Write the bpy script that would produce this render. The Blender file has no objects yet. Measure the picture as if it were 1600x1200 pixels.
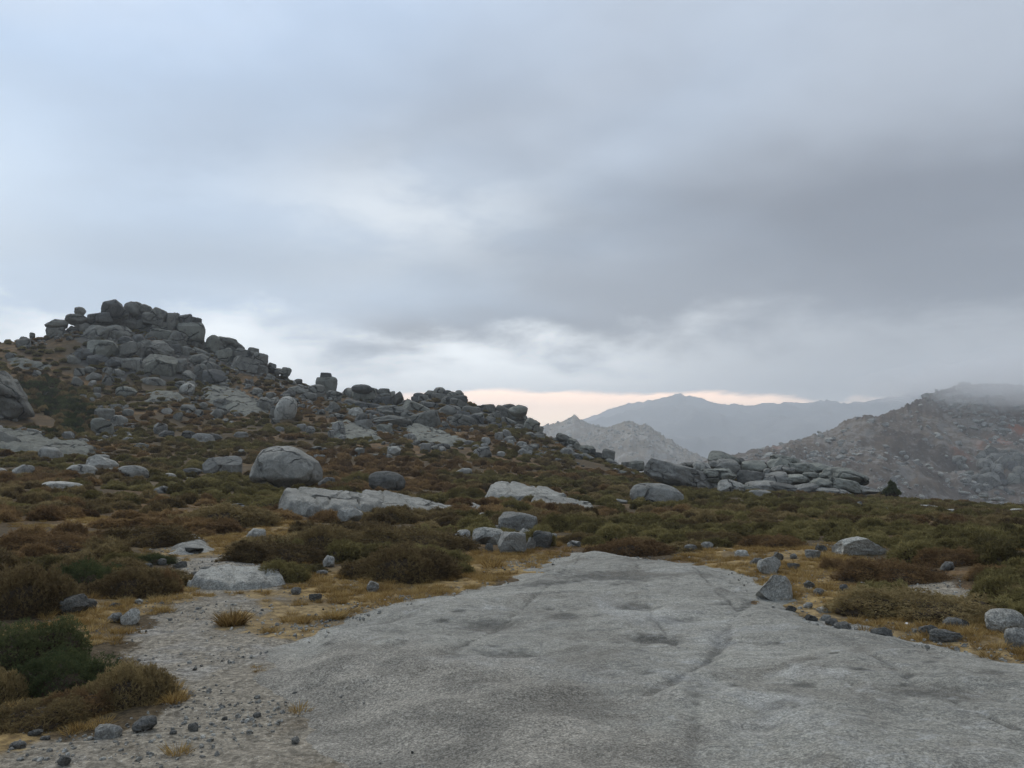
import bpy, math, random
import numpy as np
from mathutils import Vector, Euler
from mathutils.bvhtree import BVHTree
random.seed(7); RNG = np.random.default_rng(7)
sc = bpy.context.scene
COL = sc.collection
R = math.radians

# ------------------------------------------------------------------ camera, sky, sun, exposure
FPX, CU, CV, EYE = 1342.0, 800.0, 600.0, 1.6
PITCH = math.atan(120 / FPX)
cam_d = bpy.data.cameras.new('camera'); cam = bpy.data.objects.new('camera', cam_d); COL.objects.link(cam)
cam.location = (0, 0, EYE); cam.rotation_euler = (math.pi / 2 + PITCH, 0, 0)
cam_d.sensor_fit = 'HORIZONTAL'; cam_d.sensor_width = 36; cam_d.lens = 36 * FPX / 1600
cam_d.clip_start = 0.05; cam_d.clip_end = 30000
sc.camera = cam
sc.view_settings.view_transform = 'Standard'; sc.view_settings.look = 'None'
sc.view_settings.gamma = 1; sc.view_settings.use_curve_mapping = False
sc.view_settings.exposure = 0.0
HAZE = 3.4e-4
sc.cycles.use_denoising = True
sc.cycles.volume_bounces = 6
sc.cycles.max_bounces = 8; sc.cycles.diffuse_bounces = 3

def lk(t, a, b): t.links.new(a, b)
def setin(t, sock, v):
    if isinstance(v, bpy.types.NodeSocket): t.links.new(v, sock)
    elif v is not None:
        if sock.type == 'RGBA' and len(v) == 3: v = (*v, 1)
        sock.default_value = v
class G:                                      # small node-graph helper
    def __init__(s, tree): s.t = tree; tree.nodes.clear()
    def n(s, typ, props=None, **ins):
        nd = s.t.nodes.new(typ)
        for k, v in (props or {}).items(): setattr(nd, k, v)
        for k, v in ins.items():
            key = int(k[1:]) if k[0] == 'i' and k[1:].isdigit() else k.replace('_', ' ')
            setin(s.t, nd.inputs[key], v)
        return nd
    def m(s, op, a, b=None, c=None, clamp=False):
        nd = s.t.nodes.new('ShaderNodeMath'); nd.operation = op; nd.use_clamp = clamp
        for i, v in enumerate((a, b, c)):
            if v is not None: setin(s.t, nd.inputs[i], v)
        return nd.outputs[0]
    def v(s, op, a, b=None):
        nd = s.t.nodes.new('ShaderNodeVectorMath'); nd.operation = op
        setin(s.t, nd.inputs[0], a)
        if b is not None:
            if op == 'SCALE': setin(s.t, nd.inputs['Scale'], b)
            else: setin(s.t, nd.inputs[1], b)
        return nd.outputs[0]
    def ss(s, x, lo, hi, a=0.0, b=1.0):        # smoothstep lo..hi -> a..b
        nd = s.t.nodes.new('ShaderNodeMapRange'); nd.interpolation_type = 'SMOOTHSTEP'
        for i, v in enumerate((x, lo, hi, a, b)): setin(s.t, nd.inputs[i], v)
        return nd.outputs[0]
    def mix(s, f, a, b, mode='MIX'):
        nd = s.t.nodes.new('ShaderNodeMix'); nd.data_type = 'RGBA'; nd.blend_type = mode
        setin(s.t, nd.inputs[0], f); setin(s.t, nd.inputs[6], a); setin(s.t, nd.inputs[7], b)
        return nd.outputs[2]
    def noise(s, vec, scale, detail=3, rough=0.5, dist=0.0, out=0):
        nd = s.n('ShaderNodeTexNoise', None, Vector=vec, Scale=scale, Detail=detail, Roughness=rough, Distortion=dist)
        return nd.outputs[out]
    def vor(s, vec, scale, feature='F1', out=0):
        nd = s.n('ShaderNodeTexVoronoi', {'feature': feature}, Vector=vec, Scale=scale)
        return nd.outputs[out]
    def bump(s, h, strength, dist, prev=None):
        nd = s.n('ShaderNodeBump', None, Height=h, Strength=strength, Distance=dist)
        if prev is not None: lk(s.t, prev, nd.inputs['Normal'])
        return nd.outputs[0]

SKYSEED = 33.3
SUN_EL, SUN_AZ = R(50), R(-28)                 # azimuth from +Y towards +X
world = bpy.data.worlds.new('World'); sc.world = world; world.use_nodes = True
w = G(world.node_tree)
D = w.n('ShaderNodeTexCoord').outputs['Generated']
sp = w.n('ShaderNodeSeparateXYZ', None, Vector=D)
X, Y, Z = sp.outputs
zc = w.m('MAXIMUM', Z, 0.0)
el = w.m('MULTIPLY', w.m('ARCSINE', Z), 180 / math.pi)
az = w.m('ARCTAN2', X, Y)
den = w.m('ADD', zc, 0.16)
P = w.n('ShaderNodeCombineXYZ', None, X=w.m('DIVIDE', X, den), Y=w.m('DIVIDE', Y, den), Z=SKYSEED).outputs[0]
n1 = w.noise(P, 0.75, 3, 0.45, 0.3)
n2 = w.noise(P, 1.15, 4, 0.42, 0.15)
n3 = w.noise(w.n('ShaderNodeCombineXYZ', None, X=az, Y=w.m('MULTIPLY', el, 0.045), Z=1.3).outputs[0], 6.5, 7, 0.56, 0.12)
sx = w.m('SINE', az)
side = w.ss(w.m('ADD', sx, w.m('MULTIPLY', w.m('SUBTRACT', n1, 0.5), 1.5)), -0.50, 0.30)
top = w.ss(w.m('ADD', el, w.m('MULTIPLY', w.m('SUBTRACT', n2, 0.5), 14)), 16, 31)
left_c = w.mix(top, (0.56, 0.72, 0.93), (0.46, 0.64, 0.90))
right_c = w.mix(top, (0.160, 0.182, 0.230), (0.50, 0.575, 0.69))
cl = w.mix(side, left_c, right_c)
# loose brighter patch of thin cloud and slow mottling
cl = w.mix(w.m('MULTIPLY', w.ss(n2, 0.45, 0.68), w.ss(side, 0.0, 1.0, 0.6, 0.16)), cl, (0.82, 0.90, 1.0))
cl = w.mix(w.m('MULTIPLY', w.ss(n2, 0.52, 0.32), w.ss(sx, -0.30, 0.25, 0.12, 0.5)), cl, (0.17, 0.20, 0.25))
fine = w.noise(P, 3.4, 6, 0.55, 0.2)
cl = w.v('SCALE', cl, w.ss(fine, 0.3, 0.7, 0.955, 1.045))
def blob(a0, e0, sa, se):
    return w.m('EXPONENT', w.m('MULTIPLY', w.m('ADD', w.m('POWER', w.m('DIVIDE', w.m('SUBTRACT', az, a0), sa), 2.0), w.m('POWER', w.m('DIVIDE', w.m('SUBTRACT', el, e0), se), 2.0)), -1.0))
cl = w.mix(w.m('MULTIPLY', w.m('MULTIPLY', blob(-0.13, 16.0, 0.17, 3.6), w.ss(fine, 0.3, 0.62, 0.35, 1.0)), 0.75), cl, (1.05, 1.09, 1.10))
cl = w.mix(w.m('MULTIPLY', blob(-0.32, 12.6, 0.32, 2.0), 0.55), cl, (0.30, 0.36, 0.43))
cl = w.mix(w.m('MULTIPLY', blob(0.30, 13.5, 0.30, 4.2), 0.42), cl, (0.112, 0.130, 0.170))
cl = w.mix(w.m('MULTIPLY', blob(-0.62, 15.5, 0.14, 5.0), 0.5), cl, (0.95, 1.08, 1.2))
# pale band of thinner cloud low down
band_e = w.m('ADD', el, w.m('MULTIPLY', w.m('SUBTRACT', n3, 0.5), 12))
bandf = w.m('MULTIPLY', w.ss(band_e, 10.0, 5.8), w.ss(az, -0.06, 0.36, 0.97, 0.20))
cl = w.mix(bandf, cl, (1.62, 1.68, 1.70))
low = w.m('MULTIPLY', w.ss(band_e, 6.4, 3.2), w.ss(n3, 0.40, 0.62, 0.15, 0.75))
cl = w.mix(low, cl, (0.72, 0.75, 0.82))
# clear strip at the horizon under the cloud edge, warm with sunset
edge = w.m('ADD', el, w.m('MULTIPLY', w.m('SUBTRACT', n3, 0.5), 3.2))
strip = w.m('MULTIPLY', w.ss(edge, 4.65, 4.15), w.m('MULTIPLY', w.ss(az, -0.75, -0.2), w.ss(az, 0.56, 0.26, 0.0, 1.0)))
cl = w.mix(strip, cl, w.mix(w.ss(el, 5, 1), (4.5, 2.95, 2.0), (4.7, 3.5, 2.2)))
cl10 = w.v('SCALE', cl, 10.5)
sky = w.n('ShaderNodeTexSky', {'sky_type': 'NISHITA', 'sun_disc': False, 'sun_elevation': SUN_EL, 'sun_rotation': SUN_AZ})
skym = w.mix(w.ss(side, 0, 1, 0.16, 0.05), cl10, sky.outputs[0])
bg = w.n('ShaderNodeBackground', None, Color=skym, Strength=0.1)
wo = w.n('ShaderNodeOutputWorld'); lk(w.t, bg.outputs[0], wo.inputs['Surface'])
sun_d = bpy.data.lights.new('sun', 'SUN'); sun_d.energy = 1.5; sun_d.angle = R(28); sun_d.color = (1, 0.94, 0.84)
sun = bpy.data.objects.new('sun', sun_d); COL.objects.link(sun)
sdir = Vector((math.sin(SUN_AZ) * math.cos(SUN_EL), math.cos(SUN_AZ) * math.cos(SUN_EL), math.sin(SUN_EL)))
sun.rotation_euler = sdir.to_track_quat('Z', 'Y').to_euler()

# ------------------------------------------------------------------ numpy noise
def _h(ix, iy, iz, seed):
    h = (ix.astype(np.int64) * 374761393 + iy.astype(np.int64) * 668265263 + iz.astype(np.int64) * 2147483647 + seed * 974711) & 0xFFFFFFFF
    h = ((h ^ (h >> 13)) * 1274126177) & 0xFFFFFFFF
    h = ((h ^ (h >> 16)) * 2246822519) & 0xFFFFFFFF
    return ((h ^ (h >> 15)) & 0xFFFFFF) / float(0xFFFFFF)
def vn3(x, y, z, seed=0):
    x = np.asarray(x, float); y = np.asarray(y, float); z = np.asarray(z, float)
    ix, iy, iz = np.floor(x), np.floor(y), np.floor(z)
    fx, fy, fz = x - ix, y - iy, z - iz
    fx, fy, fz = [f * f * f * (f * (f * 6 - 15) + 10) for f in (fx, fy, fz)]
    r = 0
    for dx in (0, 1):
        wx = fx if dx else 1 - fx
        for dy in (0, 1):
            wy = fy if dy else 1 - fy
            for dz in (0, 1):
                wz = fz if dz else 1 - fz
                r = r + wx * wy * wz * _h(ix + dx, iy + dy, iz + dz, seed)
    return r * 2 - 1
def vn2(x, y, seed=0):
    x = np.asarray(x, float); y = np.asarray(y, float)
    ix, iy = np.floor(x), np.floor(y); fx, fy = x - ix, y - iy
    fx, fy = [f * f * f * (f * (f * 6 - 15) + 10) for f in (fx, fy)]
    z = np.zeros_like(ix); r = 0
    for dx in (0, 1):
        wx = fx if dx else 1 - fx
        for dy in (0, 1):
            wy = fy if dy else 1 - fy
            r = r + wx * wy * _h(ix + dx, iy + dy, z, seed)
    return r * 2 - 1
def fbm2(x, y, oct=4, seed=0, gain=0.5):
    a, f, r = 1.0, 1.0, 0
    for o in range(oct):
        r = r + a * vn2(x * f + o * 17.3, y * f - o * 9.1, seed + o); a *= gain; f *= 2.03
    return r
def fbm3(p, oct=3, seed=0, gain=0.5):
    a, f, r = 1.0, 1.0, 0
    for o in range(oct):
        r = r + a * vn3(p[:, 0] * f + o * 7.7, p[:, 1] * f - o * 3.3, p[:, 2] * f + o, seed + o); a *= gain; f *= 2.03
    return r
def sstep(x, lo, hi):
    t = np.clip((x - lo) / (hi - lo), 0, 1); return t * t * (3 - 2 * t)

# ------------------------------------------------------------------ the lie of the land: heights over (bearing, distance)
def e_of_v(v): return math.tan(PITCH + math.atan((CV - v) / FPX))
FLAT = [(1, None), (3, None), (5, None), (8, None), (12, 900), (16, 856)]
T = {   # surveyed profiles: (bearing as column, [(distance, row)...])
 -260: [(25, 802), (40, 768), (55, 745), (70, 722), (90, 690), (110, 655), (130, 618), (150, 575), (165, 550)],
 0:    [(25, 802), (40, 766), (55, 745), (70, 722), (90, 690), (110, 650), (130, 610), (150, 562), (163, 530)],
 50:   [(25, 803), (40, 767), (55, 746), (70, 722), (90, 690), (110, 652), (128, 618), (143, 585), (150, 560), (160, 517)],
 100:  [(25, 803), (40, 768), (55, 746), (70, 722), (90, 690), (110, 655), (128, 620), (142, 590), (149, 550), (157, 508)],
 175:  [(25, 803), (40, 770), (55, 748), (70, 724), (90, 692), (110, 657), (128, 622), (141, 594), (148, 552), (155, 514), (160, 503)],
 260:  [(25, 803), (40, 772), (55, 752), (70, 728), (90, 695), (110, 662), (128, 624), (141, 596), (148, 560), (157, 520)],
 340:  [(25, 804), (40, 775), (55, 755), (70, 732), (90, 700), (110, 666), (128, 630), (142, 596), (150, 570), (158, 554)],
 440:  [(25, 806), (40, 776), (55, 758), (75, 728), (95, 692), (115, 656), (135, 620), (155, 588)],
 560:  [(25, 808), (40, 780), (55, 761), (75, 730), (90, 704), (110, 674), (130, 645), (150, 622)],
 640:  [(25, 810), (40, 783), (55, 762), (72, 735), (85, 712), (105, 686), (125, 661), (145, 636)],
 700:  [(25, 811), (40, 785), (55, 763), (72, 737), (85, 715), (105, 690), (122, 668), (140, 632)],
 770:  [(25, 812), (40, 786), (55, 764), (72, 741), (85, 720), (105, 694), (122, 672), (138, 650)],
 830:  [(25, 813), (40, 788), (55, 767), (72, 747), (85, 728), (105, 700), (120, 684), (135, 667)],
 930:  [(25, 815), (40, 790), (55, 772), (72, 756), (85, 744), (105, 722), (120, 709)],
 1000: [(25, 816), (40, 792), (55, 776), (72, 763), (90, 752), (110, 741)],
 1100: [(25, 818), (40, 795), (55, 780), (70, 770), (85, 763), (100, 757)],
 1200: [(25, 820), (40, 798), (55, 784), (70, 775), (90, 766)],
 1350: [(25, 824), (40, 804), (55, 792), (70, 784), (95, 775)],
 1480: [(25, 830), (40, 811), (55, 799), (80, 787)],
 1600: [(25, 834), (40, 815), (58, 803), (75, 796)],
 1860: [(25, 838), (40, 820), (55, 810), (70, 804)],
}
LR = np.linspace(math.log(0.5), math.log(6600), 520)
cols_u = sorted(T); prof = []
for u in cols_u:
    ph = math.atan((u - CU) / FPX); pts = []
    for r, v in FLAT + T[u]:
        z = 0.0 if v is None else EYE + r * math.cos(ph) * e_of_v(v)
        pts.append((r, z))
    r0, z0 = pts[-1]
    pts += [(r0 + 10, z0 - 0.6), (r0 + 35, z0 - 9), (r0 + 90, z0 - 30), (r0 + 220, min(z0 - 60, -52)), (600, -72), (1000, -80), (6600, -80)]
    rr = np.log([p[0] for p in pts]); zz = [p[1] for p in pts]
    prof.append(np.interp(LR, rr, zz))
prof = np.array(prof)
PHI = np.linspace(R(-50), R(50), 401)
pc = np.array([math.atan((u - CU) / FPX) for u in cols_u])
tab = np.array([np.interp(PHI, pc, prof[:, j]) for j in range(len(LR))]).T
def gblur(a, s, ax):
    k = np.exp(-0.5 * (np.arange(-int(3 * s), int(3 * s) + 1) / s) ** 2); k /= k.sum()
    pad = [(0, 0), (0, 0)]; n = len(k) // 2; pad[ax] = (n, n)
    b = np.pad(a, pad, mode='edge')
    return np.apply_along_axis(lambda q: np.convolve(q, k, 'valid'), ax, b)
tab = gblur(gblur(tab, 3.2, 0), 1.3, 1)
def world_of(u, r):
    ph = math.atan((u - CU) / FPX); return r * math.sin(ph), r * math.cos(ph)
BUMPS = []                                        # (x, y, height, across, along)
for u, r, hgt, sw, sd in ((1140, 90, 0.5, 4, 3), (1215, 90, 0.6, 4, 3), (1290, 90, 0.4, 4, 3),
                          (610, 128, 0.8, 5, 5), (690, 138, 1.6, 5, 4)):
    BUMPS.append((*world_of(u, r), hgt, sw, sd))
def H(x, y, detail=True):
    x = np.asarray(x, float); y = np.asarray(y, float)
    r = np.sqrt(x * x + y * y) + 1e-6; ph = np.arctan2(x, y)
    back = sstep(np.abs(ph), R(50), R(120))
    phc = np.clip(ph, PHI[0], PHI[-1])
    fi = (phc - PHI[0]) / (PHI[1] - PHI[0]); i = np.clip(fi.astype(int), 0, len(PHI) - 2); a = fi - i
    fj = np.clip((np.log(r) - LR[0]) / (LR[1] - LR[0]), 0, len(LR) - 1.001); j = fj.astype(int); b = fj - j
    z = (tab[i, j] * (1 - a) * (1 - b) + tab[i + 1, j] * a * (1 - b) + tab[i, j + 1] * (1 - a) * b + tab[i + 1, j + 1] * a * b)
    flat_far = -80 * sstep(r, 150, 700)
    z = z * (1 - back) + flat_far * back
    for bx, by, bh, sw, sd in BUMPS:
        q = math.hypot(bx, by); ux, uy = bx / q, by / q
        al = (x - bx) * ux + (y - by) * uy; ac = (x - bx) * uy - (y - by) * ux
        z = z + bh * np.exp(-0.5 * ((ac / sw) ** 2 + (al / sd) ** 2))
    if detail:
        k = sstep(r, 8, 40)
        z = z + 0.022 * fbm2(x * 1.7, y * 1.7, 4, 3) * (1 - 0.3 * k) + 0.16 * k * fbm2(x * 0.22, y * 0.22, 4, 5) \
            + 0.5 * sstep(r, 60, 120) * fbm2(x * 0.09, y * 0.09, 4, 8)
    return z
def ray_dir(u, v):
    s, t = (u - CU) / FPX, (CV - v) / FPX
    c, k = math.cos(PITCH), math.sin(PITCH)
    return np.array([s, c - t * k, k + t * c])
RS = np.geomspace(2, 230, 1400)
HILLS = []                                        # BVH trees of far hills
def pick(u, v, far=False):
    """point of the ground seen at a place; falls back to the nearest graze of the skyline"""
    d = ray_dir(u, v)
    if far:
        for bv in HILLS:
            hit = bv.ray_cast(Vector((0, 0, EYE)), Vector(d).normalized())
            if hit[0] is not None: return np.array(hit[0]), True
    x, y, z = d[0] * RS, d[1] * RS, EYE + d[2] * RS
    cl_ = z - H(x, y)
    below = np.nonzero(cl_ < 0)[0]
    if len(below):
        k = below[0]; return np.array([x[k], y[k], H(x[k], y[k])]), True
    m = (RS > 60) & (RS < 175); k = np.argmin(np.where(m, cl_, 1e9))
    return np.array([x[k], y[k], z[k]]), False
def polyw(px):                                    # outline -> ground polygon
    return np.array([pick(u, v)[0][:2] for u, v in px])
def sdist(x, y, poly):                            # >0 inside
    x = np.asarray(x); y = np.asarray(y); d = np.full(x.shape, 1e18); ins = np.zeros(x.shape, bool)
    n = len(poly)
    for i in range(n):
        ax, ay = poly[i]; bx, by = poly[(i + 1) % n]
        ex, ey = bx - ax, by - ay; L = ex * ex + ey * ey + 1e-12
        t = np.clip(((x - ax) * ex + (y - ay) * ey) / L, 0, 1)
        d = np.minimum(d, (x - ax - t * ex) ** 2 + (y - ay - t * ey) ** 2)
        c = ((ay > y) != (by > y)) & (x < (bx - ax) * (y - ay) / (by - ay + 1e-12) + ax)
        ins ^= c
    d = np.sqrt(d); return np.where(ins, d, -d)

# ------------------------------------------------------------------ mesh and object helpers
def mk_mesh(name, V, F, smooth=True):
    V = np.asarray(V, np.float32); F = np.asarray(F, np.int32)
    me = bpy.data.meshes.new(name); k = F.shape[1]
    me.vertices.add(len(V)); me.vertices.foreach_set('co', V.ravel())
    me.loops.add(F.size); me.loops.foreach_set('vertex_index', F.ravel())
    me.polygons.add(len(F)); me.polygons.foreach_set('loop_start', np.arange(0, F.size, k, dtype=np.int32))
    me.polygons.foreach_set('loop_total', np.full(len(F), k, np.int32))
    me.update(calc_edges=True)
    me.polygons.foreach_set('use_smooth', np.full(len(F), smooth))
    return me
def attr(me, name, val):
    a = me.attributes.new(name, 'FLOAT', 'POINT'); a.data.foreach_set('value', np.asarray(val, np.float32))
def link(name, data, mat=None, parent=None):
    o = bpy.data.objects.new(name, data); COL.objects.link(o)
    if mat is not None and data is not None and not data.materials: data.materials.append(mat)
    if parent is not None: o.parent = parent
    return o
def tag(o, label=None, cat=None, group=None, kind=None):
    for k, v in (('label', label), ('category', cat), ('group', group), ('kind', kind)):
        if v: o[k] = v
    return o
def grid_faces(nr, nc, mask=None, wrap=False):
    i = np.arange(nr * nc).reshape(nr, nc)
    if wrap: i = np.concatenate([i, i[:, :1]], 1)
    f = np.stack([i[:-1, :-1], i[:-1, 1:], i[1:, 1:], i[1:, :-1]], -1).reshape(-1, 4)
    return f

# ------------------------------------------------------------------ materials
def new_mat(name):
    m = bpy.data.materials.new(name); m.use_nodes = True
    g = G(m.node_tree); g.pos = g.n('ShaderNodeNewGeometry').outputs['Position']
    g.nor = None
    return m, g
def finish(g, col, normal=None, rough=0.9, spec=0.2):
    p = g.n('ShaderNodeBsdfPrincipled', None, Base_Color=col, Roughness=rough)
    p.inputs['Specular IOR Level'].default_value = spec
    if normal is not None: lk(g.t, normal, p.inputs['Normal'])
    o = g.n('ShaderNodeOutputMaterial'); lk(g.t, p.outputs[0], o.inputs['Surface'])
def granite(name, base, dark, pale, dark_amt=0.5, pale_amt=0.4, scale=1.0, stain=False, joints=0.0):
    m, g = new_mat(name)
    oi = g.n('ShaderNodeObjectInfo')
    P = g.v('ADD', g.pos, g.v('SCALE', oi.outputs['Location'], 0.37))
    big = g.noise(P, 0.45 * scale, 4, 0.6)
    mid = g.noise(P, 2.6 * scale, 5, 0.62, 0.6)
    fine = g.noise(P, 17 * scale, 4, 0.7)
    grain = g.noise(P, 75 * scale, 2, 0.7)
    c = g.mix(g.ss(big, 0.35, 0.65), base, [b * 0.78 for b in base])
    c = g.mix(g.ss(mid, 0.56, 0.70, 0, pale_amt), c, pale)
    c = g.mix(g.ss(g.noise(P, 1.5 * scale, 5, 0.7, 1.2), 0.53, 0.66, 0, dark_amt), c, dark)
    c = g.mix(g.ss(fine, 0.56, 0.70, 0, 0.55 * dark_amt + 0.15), c, dark)
    c = g.mix(g.ss(fine, 0.42, 0.28, 0, 0.5 * pale_amt + 0.1), c, pale)
    gr1 = g.m('MULTIPLY', g.ss(grain, 0.36, 0.64, 0.72, 1.3), g.ss(g.noise(P, 34 * scale, 3, 0.75), 0.36, 0.64, 0.78, 1.24)); c = g.v('SCALE', c, gr1)
    tone = g.m('ADD', 0.80, g.m('MULTIPLY', oi.outputs['Random'], 0.4))
    c = g.v('MULTIPLY', c, g.n('ShaderNodeCombineXYZ', None, X=tone, Y=tone, Z=tone).outputs[0])
    if stain:
        at = g.n('ShaderNodeAttribute', {'attribute_name': 'stain'}).outputs['Fac']
        gr = g.n('ShaderNodeAttribute', {'attribute_name': 'grit'}).outputs['Fac']
        c = g.mix(g.ss(g.m('ADD', at, g.m('MULTIPLY', g.m('SUBTRACT', fine, 0.5), 1.2)), 0.22, 0.75, 0, 0.88), c, g.v('SCALE', (0.075, 0.071, 0.060), gr1))
        mot = g.noise(g.v('MULTIPLY', P, (1, 1.6, 1)), 6.5, 6, 0.72, 0.8); c = g.mix(g.ss(mot, 0.50, 0.64, 0, 0.6), c, (0.125, 0.123, 0.112)); c = g.mix(g.ss(mot, 0.46, 0.34, 0, 0.5), c, (0.36, 0.355, 0.335))
        wash = g.ss(g.noise(P, 0.9, 5, 0.65, 1.5), 0.48, 0.66, 0, 0.62)
        c = g.mix(wash, c, g.v('SCALE', (0.155, 0.140, 0.114), gr1)); c = g.mix(g.ss(g.noise(g.v('ADD', P, (9, 4, 0)), 0.55, 5, 0.65, 1.0), 0.54, 0.68, 0, 0.45), c, g.v('SCALE', (0.37, 0.365, 0.34), gr1))
        c = g.mix(g.ss(g.m('ADD', gr, g.m('MULTIPLY', g.m('SUBTRACT', mid, 0.5), 1.3)), 0.25, 0.8, 0, 0.9), c, g.v('SCALE', g.mix(grain, (0.10, 0.088, 0.068), (0.35, 0.322, 0.27)), g.m('MULTIPLY', gr1, g.ss(g.noise(P, 1.7, 5, 0.65, 0.8), 0.34, 0.66, 0.68, 1.16))))
        spk = g.vor(P, 42, out=0)
        c = g.mix(g.ss(spk, 0.16, 0.06, 0, 0.8), c, (0.07, 0.065, 0.06))
        spk2 = g.vor(g.v('ADD', P, (5, 3, 1)), 55, out=0)
        c = g.mix(g.ss(spk2, 0.2, 0.08, 0, 0.7), c, (0.52, 0.50, 0.46))
    jn_ = None
    if joints:
        wp = g.v('ADD', P, g.v('SCALE', g.noise(P, 0.9, 3, 0.6, out=1), 0.9))
        jn_ = g.ss(g.vor(g.v('MULTIPLY', wp, (0.8, 0.8, 1.25)), joints, 'DISTANCE_TO_EDGE'), 0.0, 0.03 + 0.02 * (scale < 1))
        jn_ = g.m('MAXIMUM', jn_, g.ss(g.noise(P, 0.5, 2), 0.40, 0.56) if scale >= 1 else g.ss(g.noise(P, 0.35, 2), 0.46, 0.62))
        c = g.mix(jn_, [q * 0.55 for q in dark], c)
        streak = g.noise(g.v('MULTIPLY', P, (1.6, 1.6, 0.28)), 1.5 * scale, 5, 0.65, 0.4)
        c = g.mix(g.ss(streak, 0.52, 0.68, 0, 0.5), c, dark)
    b = g.bump(mid, 0.55, 0.12 / scale) if jn_ is None else g.bump(jn_, 0.8, 0.2, g.bump(mid, 0.8, 0.12 / scale)); b = g.bump(fine, 0.6, 0.03 / scale, b); b = g.bump(grain, 0.5, 0.006 / scale, b)
    finish(g, c, b, 0.92)
    return m
GR_MID = granite('granite_weathered', (0.265, 0.256, 0.226), (0.085, 0.085, 0.078), (0.34, 0.336, 0.315), 0.6, 0.55, 1.0, False, 0.55)
GR_PALE = granite('granite_pale', (0.365, 0.350, 0.305), (0.115, 0.114, 0.103), (0.50, 0.48, 0.42), 0.55, 0.65, 1.0, False, 0.5)
GR_DARK = granite('granite_dark', (0.135, 0.130, 0.115), (0.05, 0.05, 0.047), (0.22, 0.218, 0.205), 0.5, 0.4, 1.0, False, 0.6)
GR_TOR = granite('granite_tor', (0.200, 0.194, 0.166), (0.06, 0.06, 0.054), (0.27, 0.268, 0.245), 0.6, 0.4, 0.5, False, 0.33)
GR_TORP = granite('granite_tor_greenish', (0.222, 0.220, 0.182), (0.07, 0.072, 0.062), (0.29, 0.288, 0.255), 0.5, 0.4, 0.5, False, 0.27)
GR_TORD = granite('granite_tor_dark', (0.11, 0.109, 0.10), (0.042, 0.042, 0.038), (0.19, 0.188, 0.175), 0.5, 0.35, 0.5, False, 0.33)
GR_SLAB = granite('granite_slab', (0.262, 0.249, 0.210), (0.105, 0.103, 0.092), (0.37, 0.36, 0.33), 0.35, 0.5, 1.0, True)
GR_LOW = granite('granite_mossy_grey', (0.245, 0.245, 0.208), (0.085, 0.088, 0.076), (0.32, 0.322, 0.29), 0.55, 0.5, 0.7, False, 0.3)
MATS = {'l': GR_LOW, 'm': GR_MID, 'p': GR_PALE, 'd': GR_DARK, 't': GR_TOR, 'g': GR_TORP, 'k': GR_TORD}
TONEWORD = {'l': 'grey', 'm': 'grey', 'p': 'pale grey', 'd': 'dark grey', 't': 'grey', 'g': 'greenish grey', 'k': 'dark'}

def foliage(name, c0, c1, c2, c3):
    m, g = new_mat(name)
    tint = g.n('ShaderNodeAttribute', {'attribute_name': 'tint'}).outputs['Fac']
    rnd = g.n('ShaderNodeObjectInfo').outputs['Random']
    big = g.noise(g.pos, 0.35, 3, 0.5); mid = g.noise(g.pos, 2.2, 3, 0.6)
    t = g.m('ADD', g.m('MULTIPLY', tint, 0.55), g.m('ADD', g.m('MULTIPLY', g.m('SUBTRACT', rnd, 0.22), 0.42), g.m('ADD', g.m('MULTIPLY', g.m('SUBTRACT', big, 0.5), 0.7), g.m('MULTIPLY', g.m('SUBTRACT', mid, 0.5), 0.7))))
    r = g.n('ShaderNodeValToRGB', None, Fac=t); cr = r.color_ramp
    cr.elements[0].position = 0.05; cr.elements[0].color = (*c0, 1)
    cr.elements[1].position = 0.85; cr.elements[1].color = (*c3, 1)
    e = cr.elements.new(0.32); e.color = (*c1, 1); e = cr.elements.new(0.58); e.color = (*c2, 1)
    finish(g, r.outputs[0], None, 0.85, 0.15)
    ps = [n for n in g.t.nodes if n.type == 'BSDF_PRINCIPLED'][0]; out = [n for n in g.t.nodes if n.type == 'OUTPUT_MATERIAL'][0]
    tr = g.n('ShaderNodeBsdfTranslucent', None, Color=r.outputs[0]); mx = g.n('ShaderNodeMixShader', None, Fac=0.38)
    lk(g.t, ps.outputs[0], mx.inputs[1]); lk(g.t, tr.outputs[0], mx.inputs[2]); lk(g.t, mx.outputs[0], out.inputs['Surface'])
    return m
F_BROWN = foliage('brown_heather', (0.076, 0.054, 0.030), (0.172, 0.124, 0.062), (0.255, 0.192, 0.090), (0.40, 0.31, 0.15))
F_OLIVE = foliage('olive_heather', (0.076, 0.062, 0.029), (0.165, 0.136, 0.056), (0.236, 0.200, 0.080), (0.35, 0.29, 0.125))
F_RUST = foliage('rust_heather', (0.088, 0.055, 0.030), (0.200, 0.126, 0.064), (0.285, 0.186, 0.088), (0.41, 0.275, 0.125))
F_GREEN = foliage('juniper_green', (0.034, 0.042, 0.022), (0.066, 0.082, 0.038), (0.100, 0.118, 0.050), (0.17, 0.175, 0.078))
F_STRAW = foliage('dry_grass', (0.16, 0.098, 0.036), (0.29, 0.190, 0.070), (0.40, 0.275, 0.105), (0.52, 0.39, 0.18))
m_, g_ = new_mat('twigs'); finish(g_, g_.mix(g_.noise(g_.pos, 30, 3), (0.05, 0.037, 0.026), (0.11, 0.083, 0.056)), g_.bump(g_.noise(g_.pos, 60, 3), 1, 0.03), 0.95, 0.1); TWIG = m_
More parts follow.
